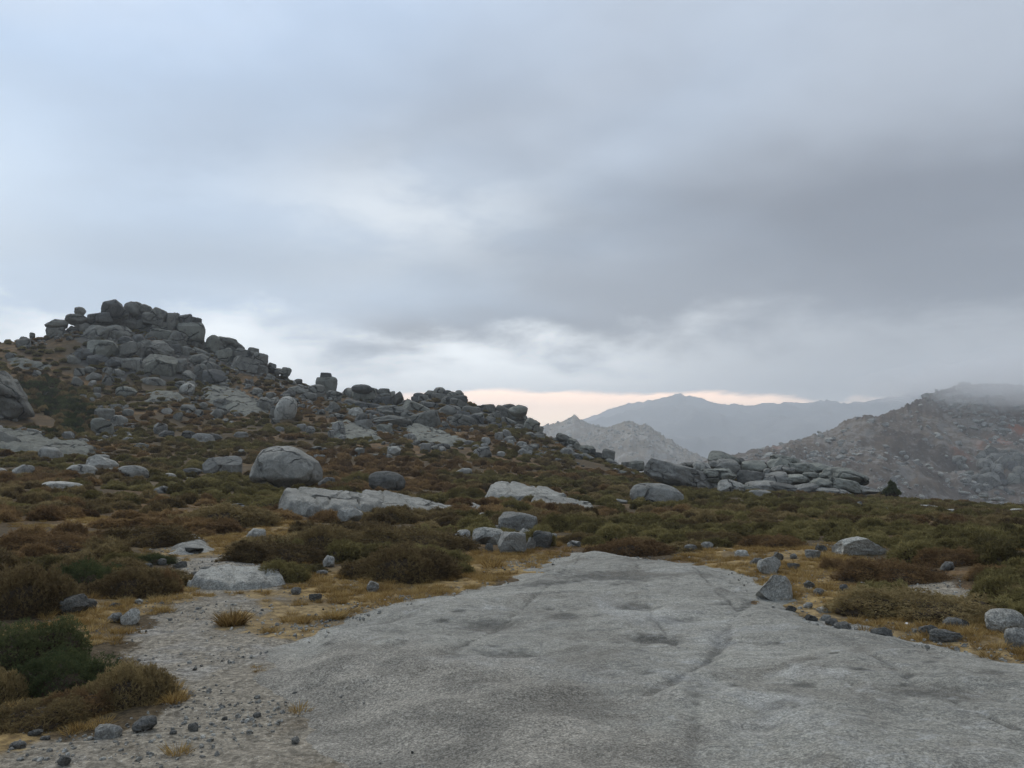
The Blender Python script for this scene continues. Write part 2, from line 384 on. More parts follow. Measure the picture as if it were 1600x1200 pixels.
# ------------------------------------------------------------------ areas of bare ground (outlines on the ground)
SLAB_PX = [(408, 1034), (470, 1002), (545, 968), (640, 945), (740, 924), (812, 906), (842, 890), (868, 874), (905, 866), (960, 870), (1040, 879),
           (1110, 888), (1175, 904), (1188, 930), (1215, 952), (1262, 972), (1330, 990), (1400, 1003), (1480, 1018), (1560, 1040), (1680, 1066),
           (1900, 1100), (2400, 1500), (1200, 1560), (720, 1460), (640, 1290), (590, 1200), (520, 1120), (450, 1062)]
GRAVEL_PX = [[(-120, 1220), (40, 1160), (150, 1130), (268, 1090), (272, 1062), (245, 1012), (180, 985), (238, 950), (288, 925), (285, 890), (262, 868),
              (275, 850), (318, 842), (345, 868), (420, 905), (560, 952), (640, 950), (700, 1000), (700, 1300), (600, 1700), (-300, 1700)],
             [(1325, 905), (1380, 892), (1440, 900), (1560, 925), (1480, 930), (1370, 918)],
             [(1240, 945), (1300, 960), (1420, 985), (1700, 1040), (1700, 1080), (1400, 1010), (1250, 972)]]
STRAW_PX = [[(80, 965), (120, 945), (230, 930), (285, 915), (275, 940), (215, 965), (190, 990), (150, 1000), (90, 985)],
            [(395, 925), (470, 915), (530, 885), (545, 905), (700, 900), (735, 870), (800, 862), (850, 868), (835, 892), (740, 922), (640, 944), (520, 945), (430, 945)],
            [(1060, 872), (1085, 865), (1150, 852), (1290, 855), (1300, 880), (1330, 890), (1320, 915), (1290, 930), (1310, 960), (1250, 960), (1200, 935), (1180, 905), (1110, 888)],
            [(1270, 965), (1420, 972), (1560, 985), (1680, 1010), (1680, 1060), (1560, 1035), (1440, 1010), (1330, 990)],
            [(270, 870), (285, 850), (330, 840), (420, 832), (450, 825), (440, 845), (350, 850), (330, 870)],
            [(105, 812), (160, 808), (165, 820), (110, 826)], [(0, 1150), (60, 1110), (260, 1085), (240, 1100), (60, 1150), (0, 1175)],
            [(385, 812), (470, 818), (480, 828), (400, 830)],
            [(400, 938), (470, 926), (545, 946), (545, 966), (500, 972), (470, 988), (420, 980)], [(330, 955), (395, 950), (400, 972), (350, 978)]]
SLAB_W = polyw(SLAB_PX); GRAVEL_W = [polyw(p) for p in GRAVEL_PX]; STRAW_W = [polyw(p) for p in STRAW_PX]
def near_polys(x, y, polys, far=-3.0):
    d = np.full(np.shape(x), far)
    for p in polys:
        lo, hi = p.min(0) - 3, p.max(0) + 3
        m = (x > lo[0]) & (x < hi[0]) & (y > lo[1]) & (y < hi[1])
        if m.any(): d[m] = np.maximum(d[m], sdist(x[m], y[m], p))
    return d
def areas(x, y):
    wob = 0.25 * fbm2(x * 1.3, y * 1.3, 3, 21)
    s = near_polys(x, y, [SLAB_W]); g = near_polys(x, y, GRAVEL_W); st = near_polys(x, y, STRAW_W)
    return s, g + wob, st + wob

# ------------------------------------------------------------------ ground sheet
rr = [0.6]
while rr[-1] < 230: rr.append(rr[-1] * (1.0125 if rr[-1] > 3 else 1.06))
while rr[-1] < 6600: rr.append(rr[-1] * 1.07)
rr = np.array(rr)
ph = np.concatenate([np.arange(-180, -42, 4.0), np.arange(-42, 42, 0.17), np.arange(42, 180, 4.0)]) * math.pi / 180
RRg, PHg = np.meshgrid(rr, ph, indexing='ij')
gx, gy = RRg * np.sin(PHg), RRg * np.cos(PHg)
gz = H(gx.ravel(), gy.ravel())
F = grid_faces(len(rr), len(ph), wrap=True)[:, ::-1]
V = np.stack([gx.ravel(), gy.ravel(), gz], 1)
c0 = len(V); V = np.vstack([V, [[0, 0, 0]]])
me = mk_mesh('ground', V, F)
S_, G_, T_ = areas(V[:, 0], V[:, 1])
attr(me, 'gravel', sstep(G_, -0.25, 0.25)); attr(me, 'straw', sstep(T_, -0.35, 0.2))
gm, g = new_mat('moorland_ground')
at = lambda n: g.n('ShaderNodeAttribute', {'attribute_name': n}).outputs['Fac']
n_big = g.noise(g.pos, 0.11, 4, 0.55); n_mid = g.noise(g.pos, 0.9, 5, 0.6); n_f = g.noise(g.pos, 9, 4, 0.65); n_g = g.noise(g.pos, 70, 3, 0.7)
heath = g.mix(n_f, (0.050, 0.038, 0.024), (0.128, 0.094, 0.054))
heath = g.mix(g.ss(n_big, 0.46, 0.60, 0, 0.75), heath, g.mix(g.ss(n_mid, .38, .62), (0.075, 0.052, 0.03), g.mix(n_f, (0.13, 0.075, 0.036), (0.31, 0.185, 0.08))))
straw = g.mix(g.ss(n_f, .3, .7), (0.16, 0.105, 0.045), (0.46, 0.32, 0.135)); straw = g.mix(g.ss(n_mid, 0.45, 0.62, 0, 0.7), straw, (0.12, 0.092, 0.06)); straw = g.mix(g.ss(n_g, 0.4, 0.65, 0, 0.4), straw, (0.09, 0.07, 0.045))
grit = g.mix(n_g, (0.105, 0.088, 0.064), (0.42, 0.37, 0.29))
grit = g.mix(g.ss(n_mid, 0.50, 0.68, 0, 0.6), grit, (0.33, 0.32, 0.30)); grit = g.mix(g.ss(g.noise(g.pos, 0.7, 4, 0.6, 1.0), 0.55, 0.72, 0, 0.7), grit, (0.13, 0.10, 0.065))
grit = g.mix(g.ss(g.vor(g.pos, 30), 0.18, 0.08, 0, 0.8), grit, (0.07, 0.065, 0.055))
grit = g.mix(g.ss(g.vor(g.v('ADD', g.pos, (3, 1, 2)), 38), 0.2, 0.08, 0, 0.8), grit, (0.55, 0.53, 0.48))
n_h = g.noise(g.pos, 24, 4, 0.75); grit = g.v('SCALE', grit, g.m('MULTIPLY', g.ss(n_h, .36, .64, .6, 1.3), g.ss(n_f, .35, .65, .78, 1.15))); heath = g.v('SCALE', heath, g.ss(n_h, .35, .65, .6, 1.35))
fs = g.ss(g.m('ADD', at('straw'), g.m('MULTIPLY', g.m('SUBTRACT', n_f, 0.5), 1.0)), 0.3, 0.7)
fg = g.ss(g.m('ADD', at('gravel'), g.m('MULTIPLY', g.m('SUBTRACT', n_f, 0.5), 1.1)), 0.35, 0.7)
c = g.mix(g.ss(n_mid, 0.55, 0.7, 0, 0.55), heath, straw); c = g.mix(fs, c, straw); c = g.mix(g.m('MULTIPLY', fg, g.m('SUBTRACT', 1.0, g.m('MULTIPLY', fs, 0.85))), c, grit); c = g.mix(g.ss(g.m('ADD', at('rocky'), g.m('MULTIPLY', g.m('SUBTRACT', n_mid, 0.5), 1.0)), 0.35, 0.7, 0, 0.85), c, g.mix(n_mid, (0.06, 0.055, 0.045), (0.15, 0.147, 0.135)))
b = g.bump(n_mid, 0.6, 0.15); b = g.bump(n_f, 0.7, 0.04, b); b = g.bump(n_g, 0.8, 0.012, b)
finish(g, c, b, 0.95, 0.1)
ground = tag(link('ground', me, gm), kind='structure')

# ------------------------------------------------------------------ bedrock slabs lying in the ground
def sheet(name, poly, cell, lift, fall, margin, label=None, cat=None, group=None, pits=(), grooves=(), steps=(), rough=1.0, grit_poly=None, mat=None):
    lo, hi = poly.min(0) - margin - cell, poly.max(0) + margin + cell
    xs, ys = np.arange(lo[0], hi[0], cell), np.arange(lo[1], hi[1], cell)
    Xg, Yg = np.meshgrid(xs, ys); x, y = Xg.ravel(), Yg.ravel()
    d = sdist(x, y, poly) + 0.22 * fall * fbm2(x * 1.1 / fall, y * 1.1 / fall, 4, 31)
    z = H(x, y)
    z = z + lift * sstep(d, 0, fall) + 0.10 * lift - (0.16 * lift + 0.05) * sstep(-d, 0, margin)
    z = z + rough * 0.035 * lift * sstep(d, 0, fall) * fbm2(x * 2.1, y * 2.1, 5, 33, 0.6) / 0.12
    st = np.zeros_like(x)
    for (px, py), rad, dep, dk in pits:
        q = np.exp(-(((x - px) / rad) ** 2 + ((y - py) / (rad * 0.8)) ** 2) * (1 + 0.6 * fbm2(x * 4, y * 4, 3, 12)))
        z -= dep * q; st = np.maximum(st, dk * q)
    for line, wdt, dep, dk in grooves:
        q = np.zeros_like(x)
        for (ax, ay), (bx, by) in zip(line[:-1], line[1:]):
            ex, ey = bx - ax, by - ay; L = ex * ex + ey * ey
            t = np.clip(((x - ax) * ex + (y - ay) * ey) / L, 0, 1)
            dd = np.hypot(x - ax - t * ex, y - ay - t * ey) + min(.08, wdt * .8) * fbm2(x * 2.3, y * 2.3, 3, 14)
            q = np.maximum(q, np.exp(-(dd / wdt) ** 2))
        z -= dep * q; st = np.maximum(st, dk * q)
    for poly2, up in steps:
        z += up * sstep(sdist(x, y, poly2) + 0.12 * fbm2(x * 1.5, y * 1.5, 4, 15), -0.05, 0.35)
    V = np.stack([x, y, z], 1); f = grid_faces(len(ys), len(xs))
    f = f[(d[f] > -margin).all(1)]
    used = np.unique(f); re = np.full(len(V), -1); re[used] = np.arange(len(used))
    me = mk_mesh(name, V[used], re[f]); attr(me, 'stain', st[used])
    gr = np.zeros(len(used))
    if grit_poly is not None: gr = sstep(sdist(V[used, 0], V[used, 1], grit_poly), -2.2, 0.5)
    attr(me, 'grit', gr)
    o = link(name, me, mat or GR_SLAB); tag(o, label, cat, group); return o
def gp(u, v): return pick(u, v)[0][:2]
pits = [(gp(756, 1000), .34, .03, .75), (gp(790, 1053), .30, .025, .9), (gp(1030, 1025), .26, .03, 1.1), (gp(985, 970), .33, .02, .7), (gp(838, 928), .5, .02, .7), (gp(950, 918), .9, .02, .75),
        (gp(1050, 992), .25, .02, .8), (gp(880, 984), .22, .015, .8), (gp(700, 1060), .22, .02, .75), (gp(740, 1104), .25, .015, .75), (gp(690, 992), .12, .015, .8), (gp(1445, 1130), .3, .015, .7),
        (gp(1000, 890), .6, .015, .5), (gp(860, 895), .3, .015, .6), (gp(1090, 912), .5, .015, .5), (gp(610, 1010), .25, .015, .5), (gp(900, 1140), .4, .01, .55), (gp(1210, 1150), .25, .01, .6)]
rp = np.random.default_rng(12)
for _ in range(90):
    uu, vv = rp.uniform(480, 1560), rp.uniform(885, 1195)
    pits.append((gp(uu, vv), rp.uniform(.03, .11) * (1 + .8 * (vv < 960)), rp.uniform(.004, .014), rp.uniform(.5, 1.0)))
grooves = [([gp(1180, 940), gp(1155, 975), gp(1126, 1030), gp(1110, 1060), gp(1060, 1095), gp(1010, 1118)], .045, .026, .72),
           ([gp(1126, 1030), gp(1122, 1060), gp(1108, 1130), gp(1095, 1200)], .05, .015, .4), ([gp(560, 1052), gp(630, 1030), gp(690, 1014)], .05, .03, .5),
           ([gp(640, 1000), gp(720, 1032), gp(800, 1060)], .03, .01, .35),
           ([gp(905, 880), gp(860, 930), gp(800, 985), gp(690, 1060), gp(600, 1130)], .022, .02, .7), ([gp(985, 880), gp(1010, 930), gp(1020, 985), gp(1060, 1040)], .02, .02, .6),
           ([gp(1080, 895), gp(1120, 935), gp(1155, 975)], .03, .02, .6), ([gp(1262, 980), gp(1330, 1040), gp(1440, 1120), gp(1600, 1200)], .022, .02, .6), ([gp(1126, 1030), gp(1240, 1040), gp(1420, 1034)], .025, .015, .55),
           ([gp(740, 940), gp(820, 950), gp(960, 940), gp(1080, 950)], .03, .012, .45), ([gp(1085, 1080), gp(1088, 1140), gp(1080, 1260)], .05, .012, .5), ([gp(500, 1015), gp(590, 1000), gp(660, 965)], .025, .02, .6)]
steps = [(polyw([(580, 1052), (680, 1018), (760, 1050), (900, 1060), (950, 1120), (800, 1160), (640, 1110)]), .03),
         (polyw([(1140, 1105), (1230, 1045), (1400, 1035), (1800, 1100), (1900, 1300), (1200, 1300)]), .045)]
sheet('granite_slab', SLAB_W, 0.042, 0.13, 0.7, 0.35, 'broad bare grey granite slab spreading across the foreground', 'rock slab', None, pits, grooves, steps,
      rough=0.26, grit_poly=polyw([(250, 1060), (450, 1066), (600, 1090), (760, 1130), (860, 1250), (900, 1500), (300, 1500)]))
for px, cell, lift, label in [
    ([(-60, 672), (20, 678), (70, 684), (100, 697), (165, 708), (120, 714), (60, 712), (0, 706), (-60, 704)], .25, .5, 'long pale bedrock slab sloping out of the left frame edge below the dark juniper'),
    ([(322, 604), (372, 612), (402, 628), (420, 648), (392, 652), (350, 640), (318, 624)], .3, .5, 'smooth grey bedrock slab on the hillside below the tor boulders'),
    ([(222, 618), (262, 612), (290, 622), (268, 630), (232, 628)], .3, .4, 'thin grey bedrock ledge in the heather straight below the summit tor'),
    ([(12, 560), (40, 560), (78, 573), (62, 580), (24, 573)], .3, .5, 'slanting pale slab high on the far left slope'),
    ([(712, 778), (728, 784), (760, 800), (772, 806), (742, 816), (728, 806), (716, 792)], .1, .09, 'cracked flat grey slab running down beside the rubble pile'),
    ([(270, 848), (300, 838), (325, 846), (330, 862), (300, 868), (268, 866)], .06, .10, 'flat grey rock step on the gravel path among brown heather'),
    ([(512, 664), (540, 660), (590, 676), (600, 690), (552, 690), (520, 682)], .25, .4, 'flat grey bedrock shelf below the ridge outcrop'),
    ([(630, 670), (655, 664), (690, 674), (735, 692), (700, 698), (652, 690)], .25, .4, 'tilted grey bedrock shelf below the rocky knoll')]:
    sheet('granite_slab', polyw(px), cell, lift, max(lift * 2, cell * 3), max(lift, cell * 2), label, 'rock slab', mat=GR_TORP if lift > .3 else GR_MID)

# ------------------------------------------------------------------ hills beyond
def hill(name, crest, front, back, zfoot, nu, nf, nb, rough, cr_rough, mat, seed, power=1.15, label_u=None):
    cu = np.array([c[0] for c in crest], float); u = np.linspace(cu[0], cu[-1], nu)
    v = np.interp(u, cu, [c[1] for c in crest]); r = np.interp(u, cu, [c[2] for c in crest])
    kk = np.exp(-0.5 * (np.arange(-6, 7) / 2.0) ** 2); kk /= kk.sum()
    v = np.convolve(np.pad(v, 6, mode='edge'), kk, 'valid')
    D_ = np.array([ray_dir(a, b) for a, b in zip(u, v)]); hz = np.hypot(D_[:, 0], D_[:, 1])
    cx, cy, cz = D_[:, 0] / hz * r, D_[:, 1] / hz * r, EYE + D_[:, 2] / hz * r
    czs = cz; cz = cz + cr_rough * (np.abs(fbm2(u * 0.11, u * 0 + seed, 5, seed, 0.6)) - 0.35)
    t = np.concatenate([-np.linspace(1, 0, nf) ** 1.3, np.linspace(0, 1, nb)[1:]])
    T2, CX = np.meshgrid(t, cx, indexing='ij'); _, CY = np.meshgrid(t, cy, indexing='ij'); _, CZ = np.meshgrid(t, cz, indexing='ij'); _, RR_ = np.meshgrid(t, r, indexing='ij')
    s = np.where(T2 < 0, T2 * front, T2 * back); x, y = CX * (1 + s / RR_), CY * (1 + s / RR_)
    prof = 1 - np.abs(T2) ** power
    _, CS = np.meshgrid(t, czs, indexing='ij'); z = zfoot + (CS - zfoot) * prof + (CZ - CS) * np.exp(-np.abs(T2) * 9)
    amp = rough * np.minimum(1, np.abs(T2) * 6 + 0.03)
    rid = 0.5 - np.abs(fbm2(x / (rough * 7), y / (rough * 7), 5, seed, 0.55))
    z = z + amp * 1.3 * rid + amp * 0.15 * fbm2(x / (rough * 0.9), y / (rough * 0.9), 3, seed + 3)
    V = np.stack([x.ravel(), y.ravel(), z.ravel()], 1); F = grid_faces(len(t), nu)
    me = mk_mesh(name, V, F); o = link(name, me, mat); tag(o, kind='structure')
    HILLS.append(BVHTree.FromPolygons([tuple(p) for p in V.tolist()], F.tolist()))
    return o, V
def hill_mat(name, soil, soil2, rock, sc_, amt, warm=None):
    m, g = new_mat(name)
    a = g.noise(g.pos, sc_, 5, 0.6); b = g.noise(g.pos, sc_ * 7, 5, 0.7); c = g.noise(g.pos, sc_ * 30, 4, 0.7)
    col = g.mix(g.ss(a, 0.38, 0.62), soil, soil2)
    if warm:
        wa = g.n('ShaderNodeAttribute', {'attribute_name': 'bracken'}).outputs['Fac']
        col = g.mix(g.ss(g.m('ADD', wa, g.m('MULTIPLY', g.m('SUBTRACT', b, 0.5), 0.9)), 0.35, 0.8, 0, 0.85), col, warm)
    col = g.mix(g.ss(g.m('ADD', b, g.m('MULTIPLY', g.m('SUBTRACT', a, 0.5), 0.6)), 0.5, 0.63, 0, amt), col, rock)
    col = g.mix(g.ss(c, 0.56, 0.7, 0, amt * 0.8), col, rock); col = g.mix(g.ss(c, 0.42, 0.3, 0, 0.5), col, [q * 0.5 for q in soil])
    nb = g.bump(b, 0.8, 0.6 / sc_ * 0.03); finish(g, col, g.bump(c, 0.8, 0.6 / sc_ * 0.01, nb), 0.95, 0.1); return m
HM_R = hill_mat('hillside_scrub', (0.082, 0.062, 0.048), (0.130, 0.098, 0.070), (0.27, 0.255, 0.23), 0.02, 0.5, (0.27, 0.105, 0.055))
HM_P = hill_mat('peak_rock', (0.17, 0.138, 0.10), (0.23, 0.185, 0.135), (0.33, 0.315, 0.285), 0.012, 0.7)
HM_F = hill_mat('mountain_rock', (0.13, 0.13, 0.13), (0.18, 0.175, 0.17), (0.24, 0.235, 0.23), 0.0025, 0.3)
rh, rhV = hill('rocky_hill', [(1090, 722, 540), (1190, 701, 545), (1240, 689, 560), (1262, 682, 570), (1300, 672, 590), (1322, 656, 600), (1342, 652, 605), (1375, 649, 620), (1400, 640, 640), (1432, 628, 665), (1455, 614, 690),
              (1478, 607, 710), (1497, 601, 720), (1530, 599, 735), (1565, 600, 745), (1600, 603, 750), (1680, 610, 760), (1800, 625, 770), (2000, 655, 760)],
              330, 500, -75, 420, 150, 30, 7.0, 1.6, HM_R, 41, 1.05)
pa, _ = hill('granite_peak', [(740, 705, 1600), (800, 680, 1600), (832, 667, 1600), (850, 664, 1600), (870, 661, 1600), (884, 656, 1600), (897, 648, 1600), (906, 655, 1600), (925, 664, 1600), (945, 668, 1600), (975, 690, 1600), (1010, 712, 1600)],
     600, 600, -90, 260, 70, 20, 9, 3.2, HM_P, 52, 0.95)
pb, _ = hill('granite_peak', [(860, 705, 1300), (905, 686, 1300), (935, 670, 1300), (955, 666, 1300), (972, 659, 1300), (985, 658, 1300), (1000, 664, 1300), (1012, 663, 1300), (1030, 678, 1300), (1055, 694, 1300), (1085, 708, 1300), (1120, 724, 1300), (1180, 745, 1300)],
     560, 600, -90, 300, 80, 20, 9, 3.2, HM_P, 57, 0.95)
fm, _ = hill('mountain', [(560, 700, 4300), (800, 690, 4300), (890, 664, 4300), (930, 650, 4300), (955, 638, 4300), (985, 631, 4300), (1015, 626, 4300), (1045, 619, 4300), (1068, 617, 4300), (1095, 621, 4300), (1112, 629, 4300), (1135, 634, 4300),
     (1149, 631, 4300), (1160, 636, 4300), (1200, 631, 4300), (1220, 631, 4300), (1236, 626, 4300), (1252, 631, 4300), (1285, 624, 4300), (1305, 630, 4300), (1325, 632, 4300), (1352, 628, 4300), (1400, 620, 4300), (1480, 612, 4300), (1600, 618, 4300), (1800, 640, 4300), (2100, 680, 4300)],
     2300, 1500, -90, 340, 60, 14, 60, 10.0, HM_F, 63, 1.0)
xx, yy = rhV[:, 0], rhV[:, 1]
br = np.zeros(len(rhV))
for u, v, rad in ((1590, 672, 16), (1560, 690, 16), (1535, 698, 14), (1500, 706, 16), (1470, 655, 0), (1560, 768, 5), (1215, 700, 10)):
    if rad == 0: continue
    p, ok = pick(u, v, True)
    br = np.maximum(br, np.exp(-(((xx - p[0]) / (rad * 0.55)) ** 2 + ((yy - p[1]) / rad) ** 2)) * (0.8 if v < 697 else 0.6))
attr(rh.data, 'bracken', br)

def slab_wedge(name, u, v, w_, h_, skew, label, seed, dpf=.8, mat=None):
    """flat broken rock sheet rising gently away from the viewer, its rim sunk into the turf"""
    P, _ = pick(u, v + h_ / 2); r = math.hypot(P[0], P[1]); s = (P[1] * math.cos(PITCH)) / FPX
    W = w_ * s; dp = W * dpf; hd = P[:2] / r; rt = np.array([hd[1], -hd[0]])
    fore = FPX * (EYE - P[2]) * (1 / r - 1 / (r + dp)); Hh = 1.15 * max(.42 * h_ * s, (h_ - .7 * fore) * s)
    xi, et = np.meshgrid(np.linspace(-1.15, 1.15, 110), np.linspace(-.2, 1.25, 70)); xi, et = xi.ravel(), et.ravel()
    x = P[0] + rt[0] * xi * W / 2 + hd[0] * et * dp; y = P[1] + rt[1] * xi * W / 2 + hd[1] * et * dp
    e = (np.abs(xi) ** 2.4 + np.abs(2 * et - 1) ** 2.4) ** (1 / 2.4) + .10 * fbm2(xi * 2.2 + seed, et * 3 + seed, 4, seed)
    f = sstep(1.06 - e, 0, .26)
    lat = 1 - skew * (xi + 1) / 2
    top = (.30 + .70 * np.clip(et, 0, 1) ** .8) * lat
    q = top * 3.2 + .25 * fbm2(xi * 1.5 + seed, et * 1.5, 3, seed + 2); led = (np.floor(q) + sstep(q - np.floor(q), .55, 1.0)) / 3.2   # exfoliation ledges
    z = Hh * f * (.86 * top + .14 * led) + f * .04 * Hh * fbm2(xi * 5, et * 5 + seed, 4, seed + 1) - (1 - f) * (.10 + .1 * Hh)
    for k in range(3):
        c0, a = .5 * math.sin(seed * 1.7 + k * 2.1), .5 * math.cos(seed + k * 1.3)
        d = xi - c0 - a * (et - .5) + .12 * fbm2(xi * 3, et * 3 + k, 3, seed + 7); z -= f * .10 * Hh * np.exp(-(d / .022) ** 2)
    V = np.stack([x, y, H(x, y) + z], 1); F_ = grid_faces(70, 110); F_ = F_[(f[F_] > 0).any(1)]
    used = np.unique(F_); re_ = np.full(len(V), -1); re_[used] = np.arange(len(used))
    o = link(name, mk_mesh(name, V[used], re_[F_]), mat or GR_WEDGE); tag(o, label, 'rock slab'); c = P[:2] + hd * dp * .45
    SLABFOOT.append((c[0], c[1], W * .40, dp * .42)); return o
SLABFOOT = []
GR_WEDGE = granite('granite_sheet', (0.305, 0.293, 0.255), (0.115, 0.112, 0.098), (0.41, 0.395, 0.35), 0.6, 0.5, 1.0, False, 0.35)
slab_wedge('rock_slab', 520, 785, 172, 50, .25, 'broad pale slab sloping down just below the big round boulder', 3)
slab_wedge('rock_slab', 640, 782, 178, 48, .75, 'long pale whaleback slab in front of the dark round boulder', 8, .7)
slab_wedge('rock_slab', 826, 770, 150, 36, .55, 'upper hump of the pale twin slab in the middle of the heath', 14)
slab_wedge('rock_slab', 884, 786, 112, 24, .4, 'lower hump of the pale twin slab in the middle of the heath', 21)
slab_wedge('rock_slab', 374, 905, 158, 36, .35, 'pale lichen mottled slab at the head of the gravel path', 27, .62)
# ------------------------------------------------------------------ rock shapes
def ico(sub):
    t = (1 + 5 ** 0.5) / 2
    V = [(-1, t, 0), (1, t, 0), (-1, -t, 0), (1, -t, 0), (0, -1, t), (0, 1, t), (0, -1, -t), (0, 1, -t), (t, 0, -1), (t, 0, 1), (-t, 0, -1), (-t, 0, 1)]
    F = [(0, 11, 5), (0, 5, 1), (0, 1, 7), (0, 7, 10), (0, 10, 11), (1, 5, 9), (5, 11, 4), (11, 10, 2), (10, 7, 6), (7, 1, 8), (3, 9, 4), (3, 4, 2), (3, 2, 6), (3, 6, 8), (3, 8, 9), (4, 9, 5), (2, 4, 11), (6, 2, 10), (8, 6, 7), (9, 8, 1)]
    V = [np.array(v) / np.linalg.norm(v) for v in V]
    for _ in range(sub):
        cache, NF = {}, []
        def mid(a, b):
            k = (min(a, b), max(a, b))
            if k not in cache:
                m = V[a] + V[b]; V.append(m / np.linalg.norm(m)); cache[k] = len(V) - 1
            return cache[k]
        for a, b, c in F:
            x, y, z = mid(a, b), mid(b, c), mid(c, a); NF += [(a, x, z), (b, y, x), (c, z, y), (x, y, z)]
        F = NF
    return np.array(V), np.array(F)
ICO = {s: ico(s) for s in (2, 3, 4, 5)}
def rock_mesh(seed, kind, sub=4):
    rg = np.random.default_rng(seed); V, F = ICO[sub]; V = V.copy()
    p, ncut, lo, hi, amp, soft = {'r': (2.4, 10, .66, .94, .08, .93), 'b': (5.0, 9, .66, 1.0, .05, 1.0), 'a': (2.6, 15, .50, .78, .05, 1.0),
                                  'f': (2.8, 6, .75, .95, .10, .9), 'd': (2.15, 2, .85, .97, .05, .8), 'k': (4.5, 9, .60, .96, .045, 1.0), 'w': (2.7, 9, .62, .95, .12, .92)}[kind]
    rad = (np.abs(V) ** p).sum(1) ** (-1 / p); V *= rad[:, None]
    for i in range(ncut):
        n = rg.normal(size=3); n /= np.linalg.norm(n)
        if kind in 'bk' and i < 5:                # joint planes of blocky granite are near vertical or near level
            n = np.array([1, 0, 0.0]) if i % 2 else np.array([0, 0.3, 1.0]); n = n + rg.normal(size=3) * .28; n *= rg.choice([-1, 1]); n /= np.linalg.norm(n)
        o = rg.uniform(lo, hi) * (np.abs(V @ n).max() if kind in 'bk' else 1)
        d = V @ n - o; V -= np.where(d > 0, d * soft, 0)[:, None] * n
    off = rg.uniform(-50, 50, 3)
    N = V / np.linalg.norm(V, axis=1)[:, None]
    V = V + N * (amp * fbm3(V * 1.6 + off, 3, seed))[:, None] + N * (0.024 * fbm3(V * 5 + off, 4, seed + 9))[:, None]
    if kind in 'fkw':                              # a weathered parting or two
        for _ in range(4 if kind == 'w' else 2):
            n = np.array([rg.normal() * .25, rg.normal() * .25, 1.0]) if rg.random() < .6 else np.array([1.0, rg.normal() * .3, rg.normal() * .3]); n /= np.linalg.norm(n)
            d = V @ n - rg.uniform(-.35, .5) + 0.05 * fbm3(V * 2.5 + off, 2, seed + 4)
            V -= N * (0.055 * np.exp(-(d / 0.045) ** 2))[:, None]
    lo_, hi_ = V.min(0), V.max(0); V = (V - (lo_ + hi_) / 2) / ((hi_ - lo_) / 2)
    me = mk_mesh('rock', V, F)
    if kind in 'bka' and hasattr(me, 'set_sharp_from_angle'): me.set_sharp_from_angle(angle=R(24))
    return me
PROTO, SMALL = {}, {}
for kind, cnt in (('r', 5), ('b', 6), ('a', 5), ('f', 4), ('d', 3), ('k', 5), ('w', 5)):
    for i in range(cnt): PROTO[kind, i] = rock_mesh(100 + ord(kind) * 7 + i, kind, 4); SMALL[kind, i] = rock_mesh(300 + ord(kind) * 7 + i, kind, 3)
MESHMAT = {}
def rock_data(kind, tone, small=False, i=None):
    src = SMALL if small else PROTO
    n = sum(1 for k in src if k[0] == kind); i = random.randrange(n) if i is None else i % n
    key = (kind, i, tone, small)
    if key not in MESHMAT:
        me = src[kind, i].copy(); me.materials.clear(); me.materials.append(MATS[tone]); MESHMAT[key] = me
    return MESHMAT[key]
BLK = []; FOOT = []                                         # x, y, radius of every rock footprint
def pxm(p): return (p[1] * math.cos(PITCH) + (p[2] - EYE) * math.sin(PITCH)) / FPX   # metres in one photo pixel at p
def place_rock(name, u, v, w, h, kind='r', tone='m', tilt=0, depth=0.9, embed=0.2, r=None, mode='base', parent=None, far=False, data=None, push=None):
    """(u, v): centre of the visible rock, w x h its visible size"""
    vb = v + h / 2 if mode == 'base' else v
    if r is None: P, ok = pick(u, vb, far)
    else:
        d = ray_dir(u, vb); q = math.hypot(d[0], d[1]); P = np.array([0, 0, EYE]) + d * (r / q); ok = True
    s = pxm(P); hd = np.array([P[0], P[1]]); hd = hd / np.linalg.norm(hd)
    W, Hh = w * s, h * s; Dp = min(W, max(Hh * 1.4, W * 0.55)) * depth if mode == 'base' else (W + Hh) / 2 * depth
    if mode == 'base':
        tot = Hh * (1 + embed); back = Dp * 0.42
        scale_f = 1 + back / np.linalg.norm(P[:2])
        c = np.array([P[0] + hd[0] * back, P[1] + hd[1] * back, P[2] + Hh * 1.0 - tot / 2])
        if v < 715: c[2] += back * (EYE and (P[2] - EYE) / np.linalg.norm(P[:2]))
        size = (W * scale_f / 2, Dp / 2, tot / 2)
    else:
        Dp *= 1.3; back = (-0.06 * Dp if ok else 0.0) if push is None else push
        k = 1 + back / np.linalg.norm(P[:2])
        c = np.array([P[0] * k, P[1] * k, EYE + (P[2] - EYE) * k]); size = (W / 2 * k * 1.06, Dp / 2, Hh / 2 * k * (1.2 if ok and r is None else 1.1)); BLK.append((c[0], c[1], max(size)))
        if r is not None or push is not None: FOOT.append((c[0], c[1], max(size[:2]) * .45))
    o = link(name, data or rock_data(kind, tone, w * 0.64 < 26), None, None)
    yaw = -math.atan2(c[0], c[1]) + random.uniform(-.2, .2) * (0.35 if w > 60 else 1)
    flip = random.choice((-1, 1)) if kind in 'rf' and data is None else 1
    o.rotation_euler = Euler((random.uniform(-.06, .06), R(tilt), yaw), 'XYZ')
    if kind == 'w': size = (size[0], size[1] * 1.7, size[2] * 1.04); c[:2] += hd * size[1] * .3
    o.scale = (size[0], size[1], size[2])
    o.location = c
    if parent is not None:
        o.parent = parent; o.location = Vector(c) - parent.location
    if mode == 'base': FOOT.append((c[0], c[1], max(size[0], size[1]) * 0.95))
    return o
